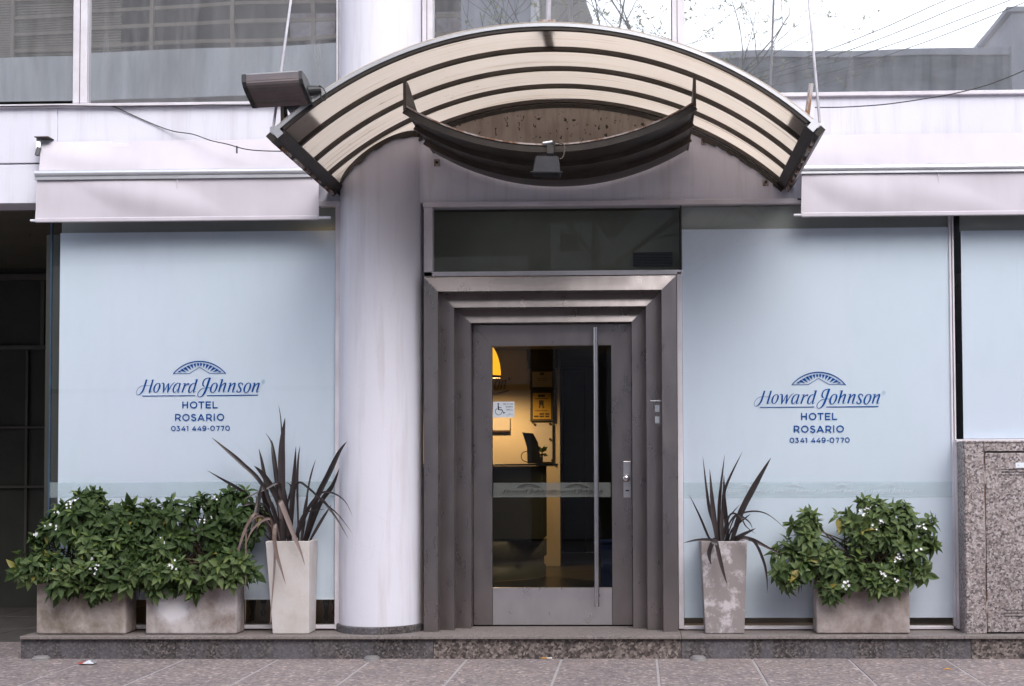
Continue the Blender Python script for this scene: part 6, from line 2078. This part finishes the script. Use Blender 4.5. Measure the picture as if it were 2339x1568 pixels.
# low brick building to the right
lw = thing('low_building', 'low dark brick building with a pale coping mirrored in the right upper windows', 'building', (4, -14.5, 0))
DL = 14.5
za, zb_, zc2 = mir(1900, 128, DL).z, mir(1900, 112, DL).z, mir(1900, 210, DL).z
xr2 = mir(2312, 100, DL).x
MB().box(XR + 0.4, xr2, -DL - 8, -DL, 0, za).build('wall', 'opp_brick', lw)
MB().box(XR + 0.4, xr2 - 0.002, -DL - 8, -DL + 0.06, za + 0.003, zb_).build('coping', 'opp_trim', lw)
MB().box(xr2, 26, -DL - 8, -DL + 0.15, 0, mir(2325, 34, DL).z).build('tower', 'opp_trim', lw)
MB().box(xr2 - 0.1, 26, -DL - 8, -DL + 0.22, mir(2325, 32, DL).z, mir(2325, 22, DL).z).build('coping', 'opp_trim', lw)
MB().box(XR + 0.39, xr2, -DL - 0.2, -DL + 0.04, 0, zc2 - 0.15).build('base_wall', 'opp_trim', lw)

# bare budding street tree behind the camera
rt = random.Random(21)
tb = mir(1390, 700, 11.6)
tree = thing('street_tree', 'budding street tree with bare branches mirrored in the upper windows', 'tree', (tb.x, -11.6, 0))
tr_mb, cr_mb, bud_mb = MB(), MB(), MB()
def branch(p, d, ln, r, depth):
    n = 5
    pts, rr = [p], [r]
    q = p
    dd = d.copy()
    for i in range(n):
        dd = (dd + Vector((rt.uniform(-.16, .16), rt.uniform(-.16, .16), rt.uniform(-.06, .12)))).normalized()
        q = q + dd * ln / n
        pts.append(q)
        rr.append(max(0.004, r * (1 - 0.55 * (i + 1) / n)))
    (tr_mb if depth == 0 else cr_mb).tube(pts, rr, 7 if depth < 2 else 4, cap=False)
    if depth >= 4:
        for k in range(4):
            c = pts[rt.randint(2, n)] + Vector((rt.uniform(-.04, .04), rt.uniform(-.04, .04), rt.uniform(-.04, .04)))
            for j in range(3):
                e = Vector((rt.uniform(-1, 1), rt.uniform(-1, 1), rt.uniform(-0.3, 1))).normalized() * rt.uniform(0.04, 0.09)
                s = e.cross(Vector((0.3, 0.5, 0.2))).normalized() * 0.012
                bud_mb.face([c, c + e * 0.5 + s, c + e, c + e * 0.5 - s])
        return
    for k in range(rt.randint(3, 4) if depth < 3 else 3):
        i = rt.randint(2, n)
        s = dd.cross(Vector((rt.uniform(-1, 1), rt.uniform(-1, 1), rt.uniform(-1, 1)))).normalized()
        nd = (dd * rt.uniform(0.5, 0.9) + s * rt.uniform(0.5, 0.95) + Vector((0, 0, 0.15))).normalized()
        branch(pts[i], nd, ln * rt.uniform(0.6, 0.82), rr[i] * 0.62, depth + 1)
branch(Vector((tb.x, -11.6, 0)), Vector((0.03, 0, 1)), 5.6, 0.14, 0)
for sx_, sy_ in ((-0.7, 0.1), (0.75, -0.1), (0.25, 0.5), (-0.3, -0.5), (0.0, 0.05)):
    branch(Vector((tb.x + 0.05, -11.6, 5.2)), Vector((sx_, sy_, 0.9)).normalized(), 2.7, 0.075, 1)
tr_mb.build('trunk', 'bark', tree, smooth=True)
cr_mb.build('crown', 'bark', tree)
bud_mb.build('buds', 'bud', tree, kind='stuff')
# overhead wires along the far side of the street
for i, (xa, ya, xb2, yb2) in enumerate(((1640, 168, 2190, -10), (1640, 178, 2330, -40), (1760, 130, 2330, -6), (1900, 120, 2360, 0))):
    a, b_ = mir(xa - 500, ya + 140, 8), mir(xb2, yb2, 8)
    pts = []
    for k in range(13):
        t = k / 12
        p = a.lerp(b_, t)
        p.z -= 0.25 * math.sin(math.pi * t)
        pts.append(p)
    tag(MB().tube(pts, 0.007, 5).build('overhead_wire', 'cable'), ('lowest', 'second lowest', 'second highest', 'highest')[i] + ' overhead wire crossing the mirrored sky', 'wire', 'overhead wires across the street')
